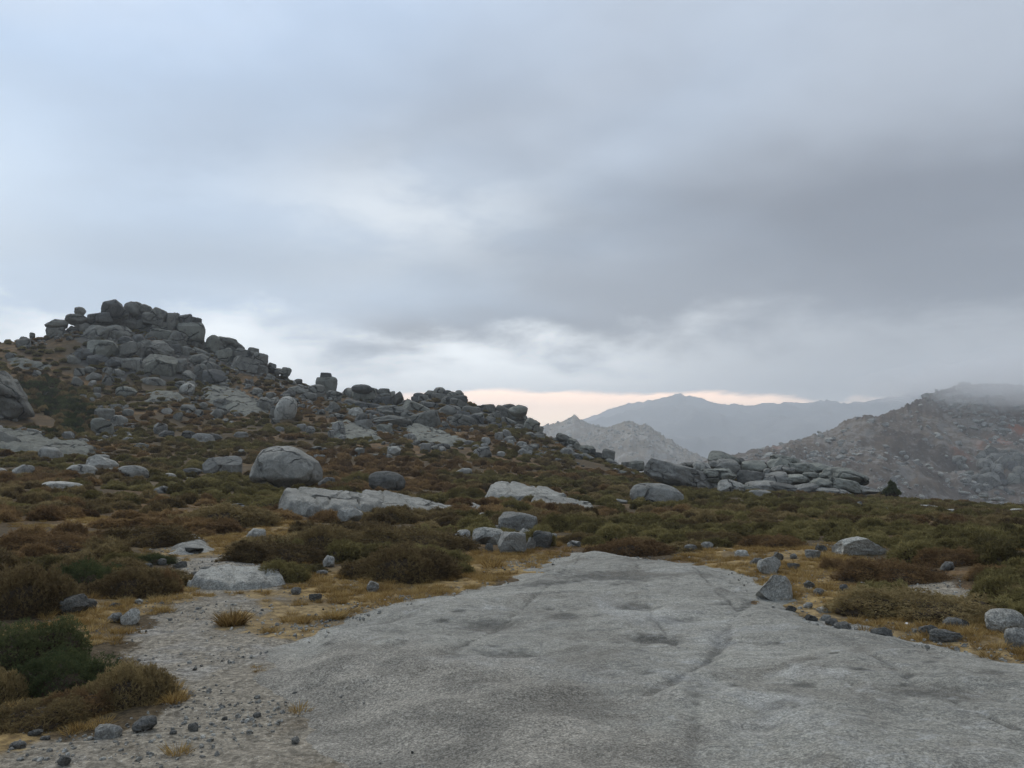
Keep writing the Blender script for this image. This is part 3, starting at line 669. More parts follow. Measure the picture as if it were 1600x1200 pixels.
def outcrop(name, u, v, label, cat, blocks, r=None, far=False, embed_r=None):
    if far: blocks = [(b[0], b[1], b[2] * 1.2, b[3] * 1.15, {'k': 'a', 'b': 'r'}.get(b[4], b[4]), {'m': 't', 'p': 'g', 'd': 'k'}[b[5]], *b[6:]) for b in blocks]
    p, _ = pick(u, v, far)
    e = bpy.data.objects.new(name, None); COL.objects.link(e); e.location = p; e.empty_display_size = 2; tag(e, label, cat)
    for b in blocks: place_rock({'r': 'boulder', 'f': 'ledge', 'a': 'boulder'}.get(b[4], 'block'), *b[:4], kind=b[4], tone=b[5], tilt=(b[6] if len(b) > 6 else 0) + random.uniform(-11, 11), mode='centre', parent=e, far=far,
                                r=b[7] if len(b) > 7 else r, depth=1.0, push=0 if (r or len(b) > 7) else None)
    return e
def crop(x0, y0, k, rows): return [(x0 + a / k, y0 + b / k, c / k, d / k, *rest) for a, b, c, d, *rest in rows]

# ------------------------------------------------------------------ the summit tor and the rocky ridges
TOR = crop(0, 450, 3.5556, [
 (310, 250, 95, 60, 'b', 't'), (820, 140, 95, 70, 'k', 't', 12), (885, 155, 85, 70, 'b', 't', 25), (965, 195, 75, 100, 'k', 't', 3), (1030, 178, 75, 55, 'b', 'k'), (1085, 208, 66, 80, 'k', 'k', 20), (1062, 255, 140, 112, 'b', 'g', 12),
 (555, 172, 120, 60, 'b', 'k'), (675, 158, 75, 40, 'r', 't'), (855, 182, 120, 70, 'b', 't', 6), (398, 250, 62, 66, 'r', 't'), (500, 232, 110, 90, 'r', 't', -12), (542, 268, 145, 112, 'r', 't', -20), (658, 262, 135, 96, 'r', 't', -14),
 (575, 207, 100, 60, 'b', 't'), (645, 192, 100, 62, 'b', 't'), (728, 197, 118, 92, 'r', 't', -14), (812, 233, 105, 90, 'b', 't', 8), (885, 222, 92, 62, 'b', 't', 12), (838, 277, 70, 60, 'r', 't'), (905, 282, 104, 82, 'b', 'g', 8),
 (985, 312, 92, 104, 'k', 't', 24), (1048, 302, 125, 68, 'b', 't', 36), (938, 242, 80, 50, 'b', 't', 18), (576, 358, 168, 108, 'b', 'g', 0), (462, 377, 100, 76, 'r', 'k', -8), (710, 368, 108, 104, 'k', 't', 4), (785, 372, 60, 100, 'k', 't', -6),
 (888, 350, 160, 92, 'r', 't', 22), (822, 330, 70, 62, 'b', 't'), (888, 385, 165, 56, 'f', 't', 16), (887, 442, 168, 122, 'k', 'g', 8), (1000, 430, 75, 60, 'b', 't', 10), (987, 468, 78, 60, 'b', 't'), (738, 438, 112, 72, 'b', 't', 6), (792, 452, 70, 84, 'k', 't', -4),
 (970, 352, 75, 62, 'b', 'k'), (640, 432, 120, 70, 'r', 'k'), (540, 408, 110, 60, 'r', 'k'), (700, 310, 80, 60, 'r', 'k'), (1090, 300, 60, 70, 'b', 't', 30), (770, 300, 70, 60, 'r', 'k'), (930, 320, 60, 40, 'b', 't'),
 (450, 215, 70, 60, 'r', 't'), (610, 225, 60, 60, 'b', 'k'), (700, 225, 60, 50, 'b', 'k'), (780, 190, 60, 50, 'b', 'k'), (660, 480, 60, 46, 'r', 't'), (1130, 330, 50, 60, 'b', 't', 20), (1040, 360, 70, 50, 'b', 't', 20)])
outcrop('granite_tor', 200, 560, 'tall tor of stacked jointed granite boulders crowning the left hill', 'rock outcrop', TOR)
rf = random.Random(4)
for _ in range(60):                                # smaller blocks jammed between the big ones
    a = rf.uniform(430, 1080); b = rf.uniform(190, 480)
    if b < 190 + abs(a - 760) * .35 or b > 500 - abs(a - 760) * .25: continue
    q = rf.uniform(34, 70); TOR += crop(0, 450, 3.5556, [(a, b, q * 1.2, q, rf.choice('bkab'), rf.choice('ttkg'), rf.uniform(-20, 20))])
SHOULDER = crop(0, 450, 3.5556, [
 (1185, 338, 96, 130, 'k', 'g', 14), (1238, 402, 90, 110, 'k', 'g', 10), (1115, 368, 90, 44, 'b', 't', 20), (1122, 406, 140, 68, 'r', 't', 14), (1270, 382, 56, 66, 'b', 't'), (1268, 302, 140, 50, 'f', 't', 14), (1318, 332, 80, 46, 'f', 'k', 20), (1250, 342, 110, 62, 'b', 't', 10), (1330, 365, 90, 50, 'b', 'k', 14),
 (1368, 398, 140, 92, 'k', 't', 20), (1360, 448, 138, 98, 'b', 't', 14), (1440, 412, 88, 88, 'k', 't', 14), (1450, 472, 76, 66, 'k', 't', 4), (1505, 446, 56, 60, 'r', 'k'), (1585, 470, 46, 56, 'b', 'g', 24), (1548, 464, 50, 36, 'r', 't'),
 (1410, 355, 60, 40, 'b', 't', 20), (1300, 400, 70, 60, 'b', 'k'), (1520, 482, 70, 34, 'f', 't', 10), (1195, 295, 40, 34, 'b', 'k')])
outcrop('rock_ridge', 360, 580, 'jointed granite ridge stepping down right of the summit tor', 'rock outcrop', SHOULDER)
CLUSTER = crop(0, 450, 3.5556, [(1106, 490, 88, 100, 'r', 't', -6), (1172, 452, 125, 66, 'r', 't', 10), (1190, 508, 128, 92, 'r', 'k', 6), (1050, 506, 62, 74, 'r', 't', -16), (1062, 545, 50, 50, 'r', 't')])
outcrop('boulder_cluster', 325, 602, 'tight clump of rounded dark boulders at the foot of the tor', 'rock outcrop', CLUSTER)
MIDRIDGE = crop(400, 550, 3.2, [
 (548, 235, 125, 100, 'b', 'g', 4), (476, 220, 88, 74, 'r', 't', 8), (620, 246, 76, 66, 'r', 'k', -8), (672, 262, 88, 78, 'b', 'k', 6), (656, 222, 80, 44, 'r', 't'), (710, 232, 46, 54, 'k', 't', -10), (686, 212, 20, 30, 'b', 't'),
 (485, 266, 96, 40, 'f', 't', 6), (560, 285, 130, 50, 'b', 'k', 4), (700, 312, 190, 66, 'f', 't', 14), (680, 348, 190, 48, 'f', 't', 6), (800, 292, 136, 72, 'b', 'g', 22), (838, 352, 158, 86, 'b', 't', -6), (760, 270, 70, 44, 'f', 't', 20), (600, 320, 110, 40, 'f', 'k', 6), (760, 340, 80, 60, 'b', 't', 10)])
outcrop('rock_ridge', 590, 640, 'grey granite outcrop with a big square block halfway along the ridge', 'rock outcrop', MIDRIDGE)
KNOLL = crop(400, 550, 3.2, [
 (985, 232, 66, 64, 'r', 't'), (1020, 224, 48, 62, 'k', 't', 8), (950, 248, 56, 44, 'r', 't'), (1010, 264, 86, 42, 'b', 't', 8), (966, 300, 116, 60, 'r', 't', 4), (1075, 300, 88, 46, 'b', 't', 8), (1036, 322, 70, 36, 'b', 'k'), (940, 376, 42, 48, 'r', 't', 20),
 (1030, 362, 158, 76, 'k', 't', 4), (1165, 285, 68, 44, 'b', 't', 8), (1125, 290, 50, 40, 'b', 'k'), (1230, 300, 70, 50, 'b', 't', 16), (1292, 330, 136, 86, 'b', 'g', 26), (1240, 322, 76, 56, 'r', 't', 20), (1200, 330, 56, 60, 'r', 't', 14), (1165, 350, 66, 48, 'r', 't'), (1165, 326, 62, 26, 'f', 't'),
 (1190, 372, 76, 34, 'r', 'k'), (1376, 375, 76, 74, 'k', 'g', 20), (1406, 396, 52, 52, 'b', 'g', 10), (1370, 426, 52, 42, 'r', 't'), (1412, 432, 62, 46, 'r', 't'), (1316, 382, 54, 34, 'r', 't'), (1255, 280, 80, 36, 'r', 'k'), (1110, 335, 60, 44, 'b', 't'), (880, 275, 90, 36, 'r', 'k'), (918, 232, 110, 46, 'b', 't'), (858, 238, 90, 40, 'b', 't'), (812, 238, 70, 30, 'b', 'k'), (1000, 250, 110, 50, 'b', 'k'), (1100, 350, 80, 60, 'b', 'k'), (1260, 360, 80, 46, 'b', 't', 20)])
outcrop('rock_outcrop', 720, 670, 'jumbled grey boulder outcrop on the knoll at the end of the hill', 'rock outcrop', KNOLL)
TAIL = crop(850, 560, 4, [
 (120, 500, 92, 50, 'f', 't', 22), (182, 532, 116, 52, 'f', 'g', 28), (145, 580, 86, 48, 'r', 't', 14), (268, 582, 86, 74, 'b', 'g', 12), (305, 582, 34, 34, 'b', 'k'), (405, 605, 84, 64, 'b', 't', 10), (270, 636, 104, 52, 'f', 't', 28), (345, 606, 60, 36, 'b', 'k', 14),
 (430, 670, 116, 52, 'f', 't', 26), (516, 670, 64, 48, 'b', 't', 8), (578, 672, 94, 62, 'b', 'g', 8), (500, 722, 96, 36, 'f', 'g', 14), (375, 640, 70, 40, 'f', 't', 24), (220, 560, 50, 40, 'b', 't', 20)])
outcrop('rock_outcrop', 940, 715, 'low trail of grey slabs and boulders down the tail of the hill', 'rock outcrop', TAIL)
LOW = crop(850, 560, 4, [
 (840, 722, 396, 156, 'r', 't', 8, 82), (985, 662, 110, 84, 'r', 't', 24, 85), (760, 655, 130, 60, 'r', 'k', 0, 85.5), (890, 645, 150, 46, 'r', 'k', 4, 86), (1092, 722, 210, 110, 'r', 'g', 10, 84), (1122, 608, 178, 112, 'r', 'g', 24, 88.5), (1150, 662, 160, 120, 'b', 't', 20, 87), (1066, 640, 76, 60, 'r', 't', 0, 87),
 (1226, 618, 56, 56, 'b', 'k', 6, 89), (1216, 668, 60, 56, 'r', 't', 6, 88), (1312, 656, 150, 92, 'b', 'g', 4, 88), (1310, 718, 130, 70, 'b', 't', 0, 87), (1226, 716, 66, 46, 'a', 't', 0, 86), (1266, 706, 54, 46, 'b', 't', 0, 86), (1380, 690, 50, 130, 'k', 'k', 0, 88.5), (1396, 690, 44, 46, 'r', 't', 0, 86), (1470, 640, 130, 110, 'b', 'g', 8, 88)])
LOW += crop(1200, 560, 4, [
 (112, 618, 180, 84, 'f', 'g', 14, 89), (196, 668, 190, 80, 'b', 'g', 10, 88), (95, 674, 140, 62, 'b', 't', 4, 87), (315, 665, 160, 72, 'b', 'g', 16, 89.5), (360, 662, 76, 26, 'r', 'k', 10, 90), (482, 722, 260, 112, 'b', 'g', 18, 87.5), (425, 720, 120, 90, 'b', 'k', 14, 89), (268, 716, 104, 44, 'b', 'g', 8, 86),
 (340, 720, 66, 46, 'r', 'g', 6, 86), (172, 742, 160, 66, 'b', 'g', 6, 85.5), (240, 745, 70, 60, 'b', 't', 6, 86), (335, 780, 150, 84, 'b', 'g', 10, 84.5), (482, 792, 190, 88, 'b', 'g', 14, 84.5), (590, 812, 116, 44, 'f', 't', 12, 86), (40, 745, 90, 50, 'r', 'k', 0, 87), (100, 770, 90, 40, 'a', 't', 0, 85), (20, 700, 60, 70, 'b', 'k', 0, 88)])
LOW += [(1135, 762, 60, 16, 'r', 't', 0, 84), (1165, 764, 50, 14, 'r', 'g', 0, 84), (1195, 760, 60, 22, 'r', 't', 0, 84.5), (1225, 763, 56, 18, 'r', 'k', 0, 84), (1255, 764, 50, 18, 'b', 't', 0, 84), (1300, 768, 60, 14, 'r', 't', 0, 84), (1345, 768, 50, 12, 'r', 't', 4, 86), (1180, 748, 50, 30, 'b', 'k', 0, 86), (1215, 748, 50, 30, 'b', 't', 0, 86)]
LOW = [(b[0], 766 - (766 - b[1]) * .86, b[2] * 1.04, b[3] * .86, 'r' if b[4] in 'kb' else b[4], {'t': 'm', 'g': 'l', 'k': 'd'}[b[5]], b[6] * .8, *b[7:]) for i, b in enumerate(LOW)]
outcrop('rock_outcrop', 1180, 758, 'long low granite outcrop of split slabs standing at the far edge of the moor', 'rock outcrop', LOW)
CRAG = crop(1480, 640, 8, [
 (540, 530, 150, 130, 'k', 'm', 0), (430, 590, 110, 100, 'k', 'm', -24), (470, 690, 150, 120, 'b', 'm', 0), (560, 620, 150, 110, 'b', 'm', 8), (640, 590, 110, 90, 'b', 'm', 0), (700, 680, 170, 190, 'k', 'm', 8), (600, 760, 150, 130, 'b', 'm', 0), (470, 780, 110, 90, 'b', 'm', 0),
 (700, 540, 90, 60, 'b', 'm', 0), (740, 590, 120, 70, 'b', 'm', 8), (820, 620, 130, 140, 'k', 'd', 4), (850, 540, 120, 60, 'r', 'm', 10), (900, 650, 130, 160, 'k', 'm', 6), (800, 740, 130, 150, 'k', 'd', 4), (900, 800, 130, 140, 'b', 'm', 0), (830, 890, 120, 140, 'b', 'p', 10), (540, 880, 170, 140, 'k', 'm', -8), (430, 900, 120, 130, 'b', 'm', 0),
 (370, 980, 120, 90, 'b', 'm', 0), (480, 980, 120, 80, 'b', 'm', 0), (640, 850, 110, 110, 'k', 'd', 0), (350, 850, 110, 60, 'b', 'm', -10), (270, 800, 100, 50, 'b', 'p', -10), (150, 640, 130, 100, 'b', 'm', 0), (160, 700, 70, 80, 'k', 'm', 0), (230, 890, 110, 60, 'b', 'm', 0), (960, 720, 120, 150, 'k', 'm', 0), (980, 880, 130, 150, 'b', 'm', 0), (700, 930, 100, 80, 'b', 'd', 0), (620, 1040, 60, 46, 'r', 'm', 0), (800, 1040, 70, 60, 'r', 'p', 0), (740, 1010, 50, 50, 'r', 'd', 0)])
outcrop('rocky_crag', 1565, 770, 'rugged grey crag low on the hazy hillside at the right frame edge', 'rock outcrop', CRAG, far=True)

# ------------------------------------------------------------------ single boulders and rocks: crop rows X, Y, W, H, shape, tone, tilt, label
ROCKS = []
def rocks(x0, y0, k, rows):
    for a, b, c, d, kind, tone, tilt, *lab in rows: ROCKS.append([x0 + a / k, y0 + b / k, c / k, d / k, kind, tone, tilt, lab[0] if lab else None])
rocks(0, 450, 3.5556, [
 (60, 380, 62, 32, 'f', 'm', 10), (205, 478, 48, 34, 'r', 'm', 8, 'small pale stone at the upper edge of the dark juniper patch'), (410, 402, 74, 48, 'r', 'm', 14, 'grey rock leaning against the left foot of the summit tor'), (440, 470, 58, 48, 'b', 'm', 0, 'squarish grey rock, leftmost of the rocks scattered under the tor'),
 (500, 460, 66, 38, 'r', 'm', 6), (520, 496, 84, 52, 'r', 'm', 4, 'wide rounded grey rock in the scatter just under the left end of the tor'), (430, 525, 64, 48, 'b', 'm', 20, 'tilted pale block in orange grass below the left end of the tor'), (512, 530, 46, 32, 'r', 'p', 0), (597, 515, 66, 60, 'a', 'm', 26, 'pointed grey slab leaning right below the tor'),
 (600, 456, 64, 32, 'f', 'm', 0), (850, 520, 142, 46, 'f', 'm', 4, 'long flat grey ledge directly below the tallest jointed block of the tor'), (700, 580, 112, 62, 'r', 'g', 4, 'greenish round boulder split by a crack on the middle hillside'), (538, 570, 42, 32, 'b', 'm', 0), (538, 598, 44, 30, 'r', 'm', 0),
 (512, 620, 28, 24, 'r', 'm', 0), (463, 610, 34, 28, 'a', 'p', 0), (568, 768, 112, 98, 'b', 'g', -6, 'big upright greenish boulder at the right end of the dark juniper patch'), (585, 700, 114, 62, 'b', 'm', 4, 'broken grey rock just above the upright greenish boulder'),
 (710, 692, 62, 42, 'r', 'm', 0, 'rounded grey rock between dark shrubs below the cracked greenish boulder'), (660, 735, 92, 52, 'f', 'm', 12), (700, 657, 30, 20, 'a', 'p', 0, 'tiny white stone glinting in the heather of the middle hillside'), (925, 682, 58, 38, 'a', 'p', 20), (990, 716, 54, 42, 'a', 'm', -20),
 (890, 780, 84, 64, 'a', 'm', -8, 'jagged grey rock with a peaked top in brown heather below the tor'), (925, 810, 84, 40, 'r', 'd', 0), (1045, 668, 84, 44, 'r', 'm', 0), (1130, 655, 46, 42, 'r', 'm', 0), (1105, 696, 54, 36, 'f', 'm', 0), (1200, 702, 78, 58, 'r', 'm', 6, 'rounded grey rock at the lower end of the bare hillside slab'),
 (1130, 834, 134, 54, 'f', 'm', 4, 'low broad pale edged rock at the foot of the hill'), (1340, 815, 80, 32, 'f', 'm', 0), (1045, 816, 74, 50, 'r', 'd', 0), (1190, 830, 90, 38, 'r', 'd', 8), (1430, 575, 58, 42, 'r', 'm', 8), (1500, 600, 54, 38, 'r', 'm', 0),
 (1470, 642, 94, 74, 'r', 'm', 14, 'dark edged boulder just left of the smooth pale dome rock'), (1530, 742, 48, 34, 'b', 'm', 0), (1525, 690, 36, 60, 'k', 'm', 0), (1585, 664, 122, 132, 'd', 'p', 24, 'smooth pale dome rock with a steep left face on the middle hillside'),
 (-10, 600, 380, 262, 'w', 'm', 34, 'huge smooth grey boulder face cut off by the left frame edge'), (180, 800, 66, 36, 'b', 'm', 14, 'broken pale block on the long bedrock slab at the left'), (205, 808, 46, 26, 'b', 'p', 10), (380, 822, 64, 44, 'a', 'm', 0), (465, 850, 54, 28, 'r', 'm', 0), (280, 915, 136, 62, 'f', 'p', 20, 'slanting pale rock wedge at the lower end of the long left slab'),
 (540, 945, 120, 36, 'r', 'm', 0), (50, 790, 40, 22, 'r', 'm', 0), (15, 788, 36, 22, 'r', 'm', 0), (1040, 560, 92, 64, 'r', 'p', -22, 'pale tilted boulder in front of the rounded dark boulder clump'), (1005, 540, 66, 44, 'r', 'm', 0), (178, 266, 30, 38, 'a', 'm', 0, 'lone pointed stone on the skyline left of the tor'), (132, 284, 44, 28, 'r', 'm', 0), (1240, 640, 120, 50, 'f', 'm', 10)])
rocks(400, 550, 3.2, [
 (150, 96, 48, 44, 'a', 'm', 24, 'upright pointed rock on the skyline at the end of the jointed ridge'), (205, 150, 54, 26, 'r', 'm', 0), (350, 166, 104, 86, 'b', 'g', 4, 'stout pale rock pillar on the skyline'), (300, 192, 96, 64, 'r', 'm', -10, 'sloping grey boulder against the left foot of the rock pillar'), (390, 216, 84, 50, 'r', 'm', 4, 'round grey boulder right of the rock pillar'),
 (210, 190, 104, 40, 'r', 'm', 14), (260, 222, 92, 42, 'r', 'm', 12), (165, 210, 64, 38, 'r', 'd', 6), (45, 262, 90, 64, 'r', 'm', 20), (90, 302, 44, 62, 'k', 'm', 10), (75, 216, 50, 28, 'r', 'm', 0), (15, 200, 44, 34, 'r', 'm', 0), (385, 276, 66, 46, 'f', 'm', 36),
 (500, 302, 80, 44, 'f', 'p', -14, 'pale flat topped rock under the left end of the ridge outcrop'), (525, 332, 64, 46, 'r', 'd', 0), (540, 366, 86, 50, 'a', 'm', -10, 'angular pale grey rock with a sharp top below the ridge outcrop'), (640, 382, 92, 38, 'f', 'g', 4, 'flat greenish slab lying on the slope below the ridge outcrop'), (415, 388, 66, 72, 'k', 'm', -10, 'upright cracked grey rock on the slope left of the bedrock shelf'),
 (375, 412, 34, 44, 'b', 'm', 0), (430, 430, 42, 32, 'r', 'm', 0), (230, 378, 48, 38, 'b', 'm', 0), (272, 388, 48, 36, 'r', 'm', 8), (120, 386, 56, 24, 'f', 'm', 8), (690, 494, 68, 46, 'r', 'p', 0, 'pale speckled rock alone in olive heath below the bedrock shelf'), (400, 318, 66, 24, 'f', 'm', 0),
 (1150, 446, 48, 42, 'r', 'm', 0), (1215, 420, 44, 42, 'b', 'm', 0), (1255, 410, 54, 42, 'k', 'm', 14), (1270, 436, 64, 32, 'f', 'm', 0), (1130, 502, 96, 52, 'f', 'm', -20), (1140, 475, 38, 34, 'b', 'm', 0), (1225, 510, 44, 28, 'r', 'm', 0), (1330, 466, 64, 38, 'f', 'm', 8), (1345, 500, 74, 34, 'f', 'm', 8), (850, 476, 54, 42, 'b', 'm', 0), (935, 470, 76, 28, 'f', 'd', 0), (800, 450, 34, 22, 'r', 'm', 0),
 (1040, 598, 84, 34, 'r', 'p', 4, 'small pale oval rock alone in the heath beyond the twin humped slab'), (1535, 436, 64, 50, 'f', 'm', 20), (1580, 452, 66, 42, 'r', 'm', 10), (1555, 500, 74, 42, 'f', 'm', 16), (590, 420, 60, 24, 'f', 'm', 0), (770, 420, 70, 26, 'f', 'm', 0), (960, 430, 60, 26, 'f', 'd', 0), (1060, 452, 60, 22, 'f', 'm', 0)])
rocks(850, 560, 4, [(810, 768, 96, 32, 'r', 'm', 8), (1172, 806, 172, 92, 'r', 'p', 10, 'pale boulder with a dark right side in front of the long low outcrop'), (1355, 848, 156, 50, 'r', 'p', 4, 'low pale rock behind the heath right of the boulder with the dark side'), (708, 852, 344, 140, 'd', 'm', 10, 'smooth dome shaped grey boulder half sunk in the heath'),
 (470, 893, 106, 26, 'r', 'm', 4), (732, 952, 196, 28, 'f', 'm', 0, 'flat grey rock lying in the heath below the dome shaped boulder')])
rocks(1200, 560, 4, [(705, 820, 50, 38, 'r', 'p', 0, 'pale stone just left of the dark evergreen bush'), (573, 910, 30, 32, 'a', 'm', 0, 'small upright stone poking from the heath in front of the low outcrop'), (692, 939, 126, 20, 'f', 'm', 0), (1000, 928, 180, 20, 'f', 'p', 0, 'long thin pale ledge in the heath on the right'), (1142, 958, 94, 28, 'r', 'p', 0, 'small pale rock on the right hand heath'), (1572, 956, 110, 32, 'f', 'p', 6, 'pale flat rock in the heath cut off by the right frame edge'),
 (1350, 850, 60, 22, 'f', 'p', 0), (1420, 880, 50, 18, 'r', 'p', 0)])
rocks(0, 650, 3.2, [
 (1110, 248, 192, 86, 'k', 'm', -4, 'rough grey rock with dark cracks left of the big round boulder'), (960, 277, 94, 34, 'r', 'd', 0, 'low dark grey stone left of the rough cracked rock'), (850, 300, 58, 26, 'r', 'p', 8), (942, 315, 54, 16, 'f', 'm', 0), (666, 278, 148, 60, 'd', 'p', 4, 'smooth pale rounded rock at the right of the left hand rock group'), (510, 243, 154, 76, 'r', 'p', 12, 'tallest pale boulder in the left hand rock group'),
 (408, 270, 146, 56, 'f', 'p', 0, 'layered pale rock at the left of the left hand rock group'), (525, 272, 66, 22, 'r', 'p', 0), (350, 300, 54, 20, 'f', 'p', 0), (370, 243, 27, 13, 'r', 'p', 0), (528, 207, 42, 30, 'a', 'm', 0), (115, 272, 98, 56, 'r', 'm', 10, 'rounded grey boulder in the heath near the left frame edge'), (5, 278, 50, 34, 'r', 'p', 10, 'pale rock cut off by the left frame edge in the heath'),
 (312, 345, 194, 34, 'f', 'p', 2, 'flat pale rock plate lying in the heath below the left hand rock group'), (810, 370, 86, 36, 'f', 'm', -8), (1190, 458, 78, 40, 'r', 'm', 4, 'small grey rock in brown heather left of the sloping slab'), (1280, 592, 98, 58, 'r', 'p', -6, 'pale pyramid stone beside the golden clearing'), (968, 675, 94, 30, 'a', 'd', 4, 'dark slab edge lying on the gravel path'), (810, 730, 44, 32, 'r', 'd', 0),
 (900, 745, 70, 34, 'a', 'd', 0), (1042, 785, 84, 50, 'b', 'd', 0, 'dark squarish rock touching the left end of the mottled slab'), (980, 796, 56, 34, 'r', 'd', 0), (355, 950, 164, 92, 'r', 'd', 0, 'rounded dark grey rock in golden grass behind the green juniper'), (450, 946, 62, 46, 'r', 'd', 0, 'small dark stone touching the right of the rounded dark grey rock'), (576, 946, 56, 24, 'a', 'd', 0), (692, 932, 44, 24, 'r', 'p', 0),
 (1225, 718, 44, 26, 'r', 'm', 0), (740, 752, 46, 28, 'f', 'd', 0), (1480, 873, 52, 30, 'r', 'd', 0), (1570, 480, 68, 66, 'r', 'm', 0), (800, 60, 66, 46, 'a', 'm', 0), (1205, 95, 74, 26, 'f', 'm', 0), (640, 115, 50, 20, 'r', 'm', 0), (20, 70, 40, 18, 'r', 'm', 0)])
rocks(400, 680, 2.909, [
 (595, 207, 168, 84, 'd', 'd', 6, 'dark round boulder behind the pale sloping slab'), 
 (258, 350, 64, 64, 'r', 'm', 0, 'small round rock perched on the front of the sloping slab'), (428, 360, 120, 70, 'r', 'm', 6, 'mottled rounded rock on the lower right of the sloping slab'), (360, 475, 64, 34, 'f', 'd', 0), (330, 575, 54, 52, 'r', 'm', 0, 'upright oval pale stone beside the wide heather bush'), (300, 626, 54, 24, 'r', 'd', 0), (530, 690, 64, 50, 'a', 'm', 0, 'wedge shaped blue grey stone in the grass below the wide heather bush'), (182, 710, 44, 32, 'r', 'd', 0), (270, 740, 60, 34, 'a', 'd', 0),
 (1190, 400, 180, 92, 'k', 'm', 4, 'biggest cracked boulder at the top of the rubble pile'), (1056, 460, 150, 78, 'r', 'p', 2, 'pale wide boulder at the left middle of the rubble pile'), (930, 465, 94, 66, 'r', 'm', 0, 'round grey boulder at the left end of the rubble pile'), (1162, 490, 134, 96, 'k', 'm', -4, 'upright ribbed grey boulder at the front of the rubble pile'), (1030, 410, 44, 32, 'r', 'd', 0), (1090, 422, 84, 26, 'f', 'p', 0),
 (1220, 450, 54, 48, 'r', 'm', 0, 'small round stone wedged in the middle of the rubble pile'), (1300, 475, 90, 72, 'b', 'd', 6, 'dark boulder at the right end of the rubble pile'), (1250, 494, 42, 56, 'a', 'm', 0), (1338, 465, 64, 34, 'r', 'm', 0), (1425, 470, 54, 30, 'a', 'd', 0), (1445, 495, 64, 28, 'r', 'm', 0), (945, 165, 74, 28, 'r', 'm', 0), (320, 215, 76, 50, 'r', 'd', 8, 'dark low rock tucked against the right side of the big round boulder'), (940, 505, 40, 22, 'r', 'd', 0), (1060, 510, 36, 40, 'a', 'd', 0), (820, 535, 50, 12, 'f', 'p', 0)])
rocks(1000, 780, 2.6667, [
 (562, 372, 152, 108, 'a', 'm', 6, 'large blue grey boulder at the right edge of the foreground slab'), (534, 274, 92, 74, 'a', 'm', 24, 'angular grey rock behind the large blue grey boulder'), (575, 240, 48, 38, 'a', 'd', 0, 'dark stone propped on the angular grey rock'), (485, 262, 54, 32, 'r', 'd', 0), (425, 228, 64, 28, 'f', 'p', 0, 'flat pale stone in the golden grass beyond the slab'), (640, 281, 52, 24, 'a', 'd', 0), (720, 232, 64, 42, 'a', 'm', 0), (755, 206, 48, 26, 'a', 'd', 0),
 (280, 197, 52, 34, 'r', 'm', 0, 'small grey stone at the right end of the reddish heather mound'), (210, 204, 56, 28, 'r', 'd', 0), (640, 240, 30, 22, 'r', 'm', 0), (915, 200, 224, 76, 'a', 'p', 2, 'pale peaked rock behind the reddish heather mounds on the right'), (1280, 280, 54, 38, 'r', 'd', 0, 'dark rounded stone between heather mounds on the right'), (850, 373, 38, 32, 'r', 'd', 0), (705, 358, 48, 30, 'a', 'd', 10), (745, 389, 44, 28, 'r', 'd', 0),
 (630, 458, 44, 26, 'a', 'd', 0, 'small black angular stone on the right rim of the slab'), (710, 502, 58, 36, 'a', 'd', 0), (772, 498, 48, 28, 'r', 'm', 0), (846, 532, 74, 36, 'f', 'd', 4, 'flat dark stone on the right rim of the slab'), (800, 520, 56, 34, 'r', 'd', 0), (1006, 566, 88, 52, 'a', 'd', -10, 'dark angular stone lying alone on the pale slab'), (1200, 550, 78, 46, 'a', 'd', 16, 'thin dark stone leaning in golden grass'), (1276, 577, 128, 50, 'f', 'd', 2, 'long dark flat topped stone at the slab edge'),
 (1318, 521, 104, 50, 'f', 'd', 6, 'dark brownish rock under the edge of the wide green brown bush'), (1525, 512, 154, 96, 'd', 'p', 4, 'big pale boulder against the bush near the right frame edge'), (1572, 582, 100, 78, 'r', 'm', 0, 'rounded grey boulder cut off by the right frame edge'), (700, 445, 40, 24, 'r', 'm', 0), (760, 462, 50, 22, 'f', 'p', 0), (1400, 545, 24, 12, 'r', 'd', 0)])
rocks(0, 850, 2.909, [
 (592, 335, 84, 66, 'a', 'p', 0, 'pale pyramid shaped stone at the edge of the gravel path'), (520, 338, 64, 42, 'r', 'd', 0), (490, 857, 120, 56, 'f', 'm', 4, 'flat grey stone half sunk in gravel near the bottom left'), (656, 827, 108, 60, 'r', 'd', 0, 'rounded dark stone on the gravel in front of the green juniper'), (290, 992, 58, 46, 'a', 'd', 0, 'black stone on the gravel at the bottom frame edge'), (80, 917, 72, 30, 'f', 'd', 0, 'dark flat stone on gravel in the bottom left corner'),
 (160, 862, 64, 26, 'r', 'd', 0), (205, 886, 44, 18, 'f', 'd', 0), (787, 858, 32, 18, 'r', 'd', 0), (877, 836, 46, 36, 'a', 'd', 0), (1342, 898, 38, 30, 'r', 'd', 0, 'single small black stone on the lower slab'), (1338, 682, 28, 18, 'r', 'd', 0), (1167, 782, 38, 20, 'r', 'd', 0), (1020, 797, 28, 15, 'r', 'd', 0)])
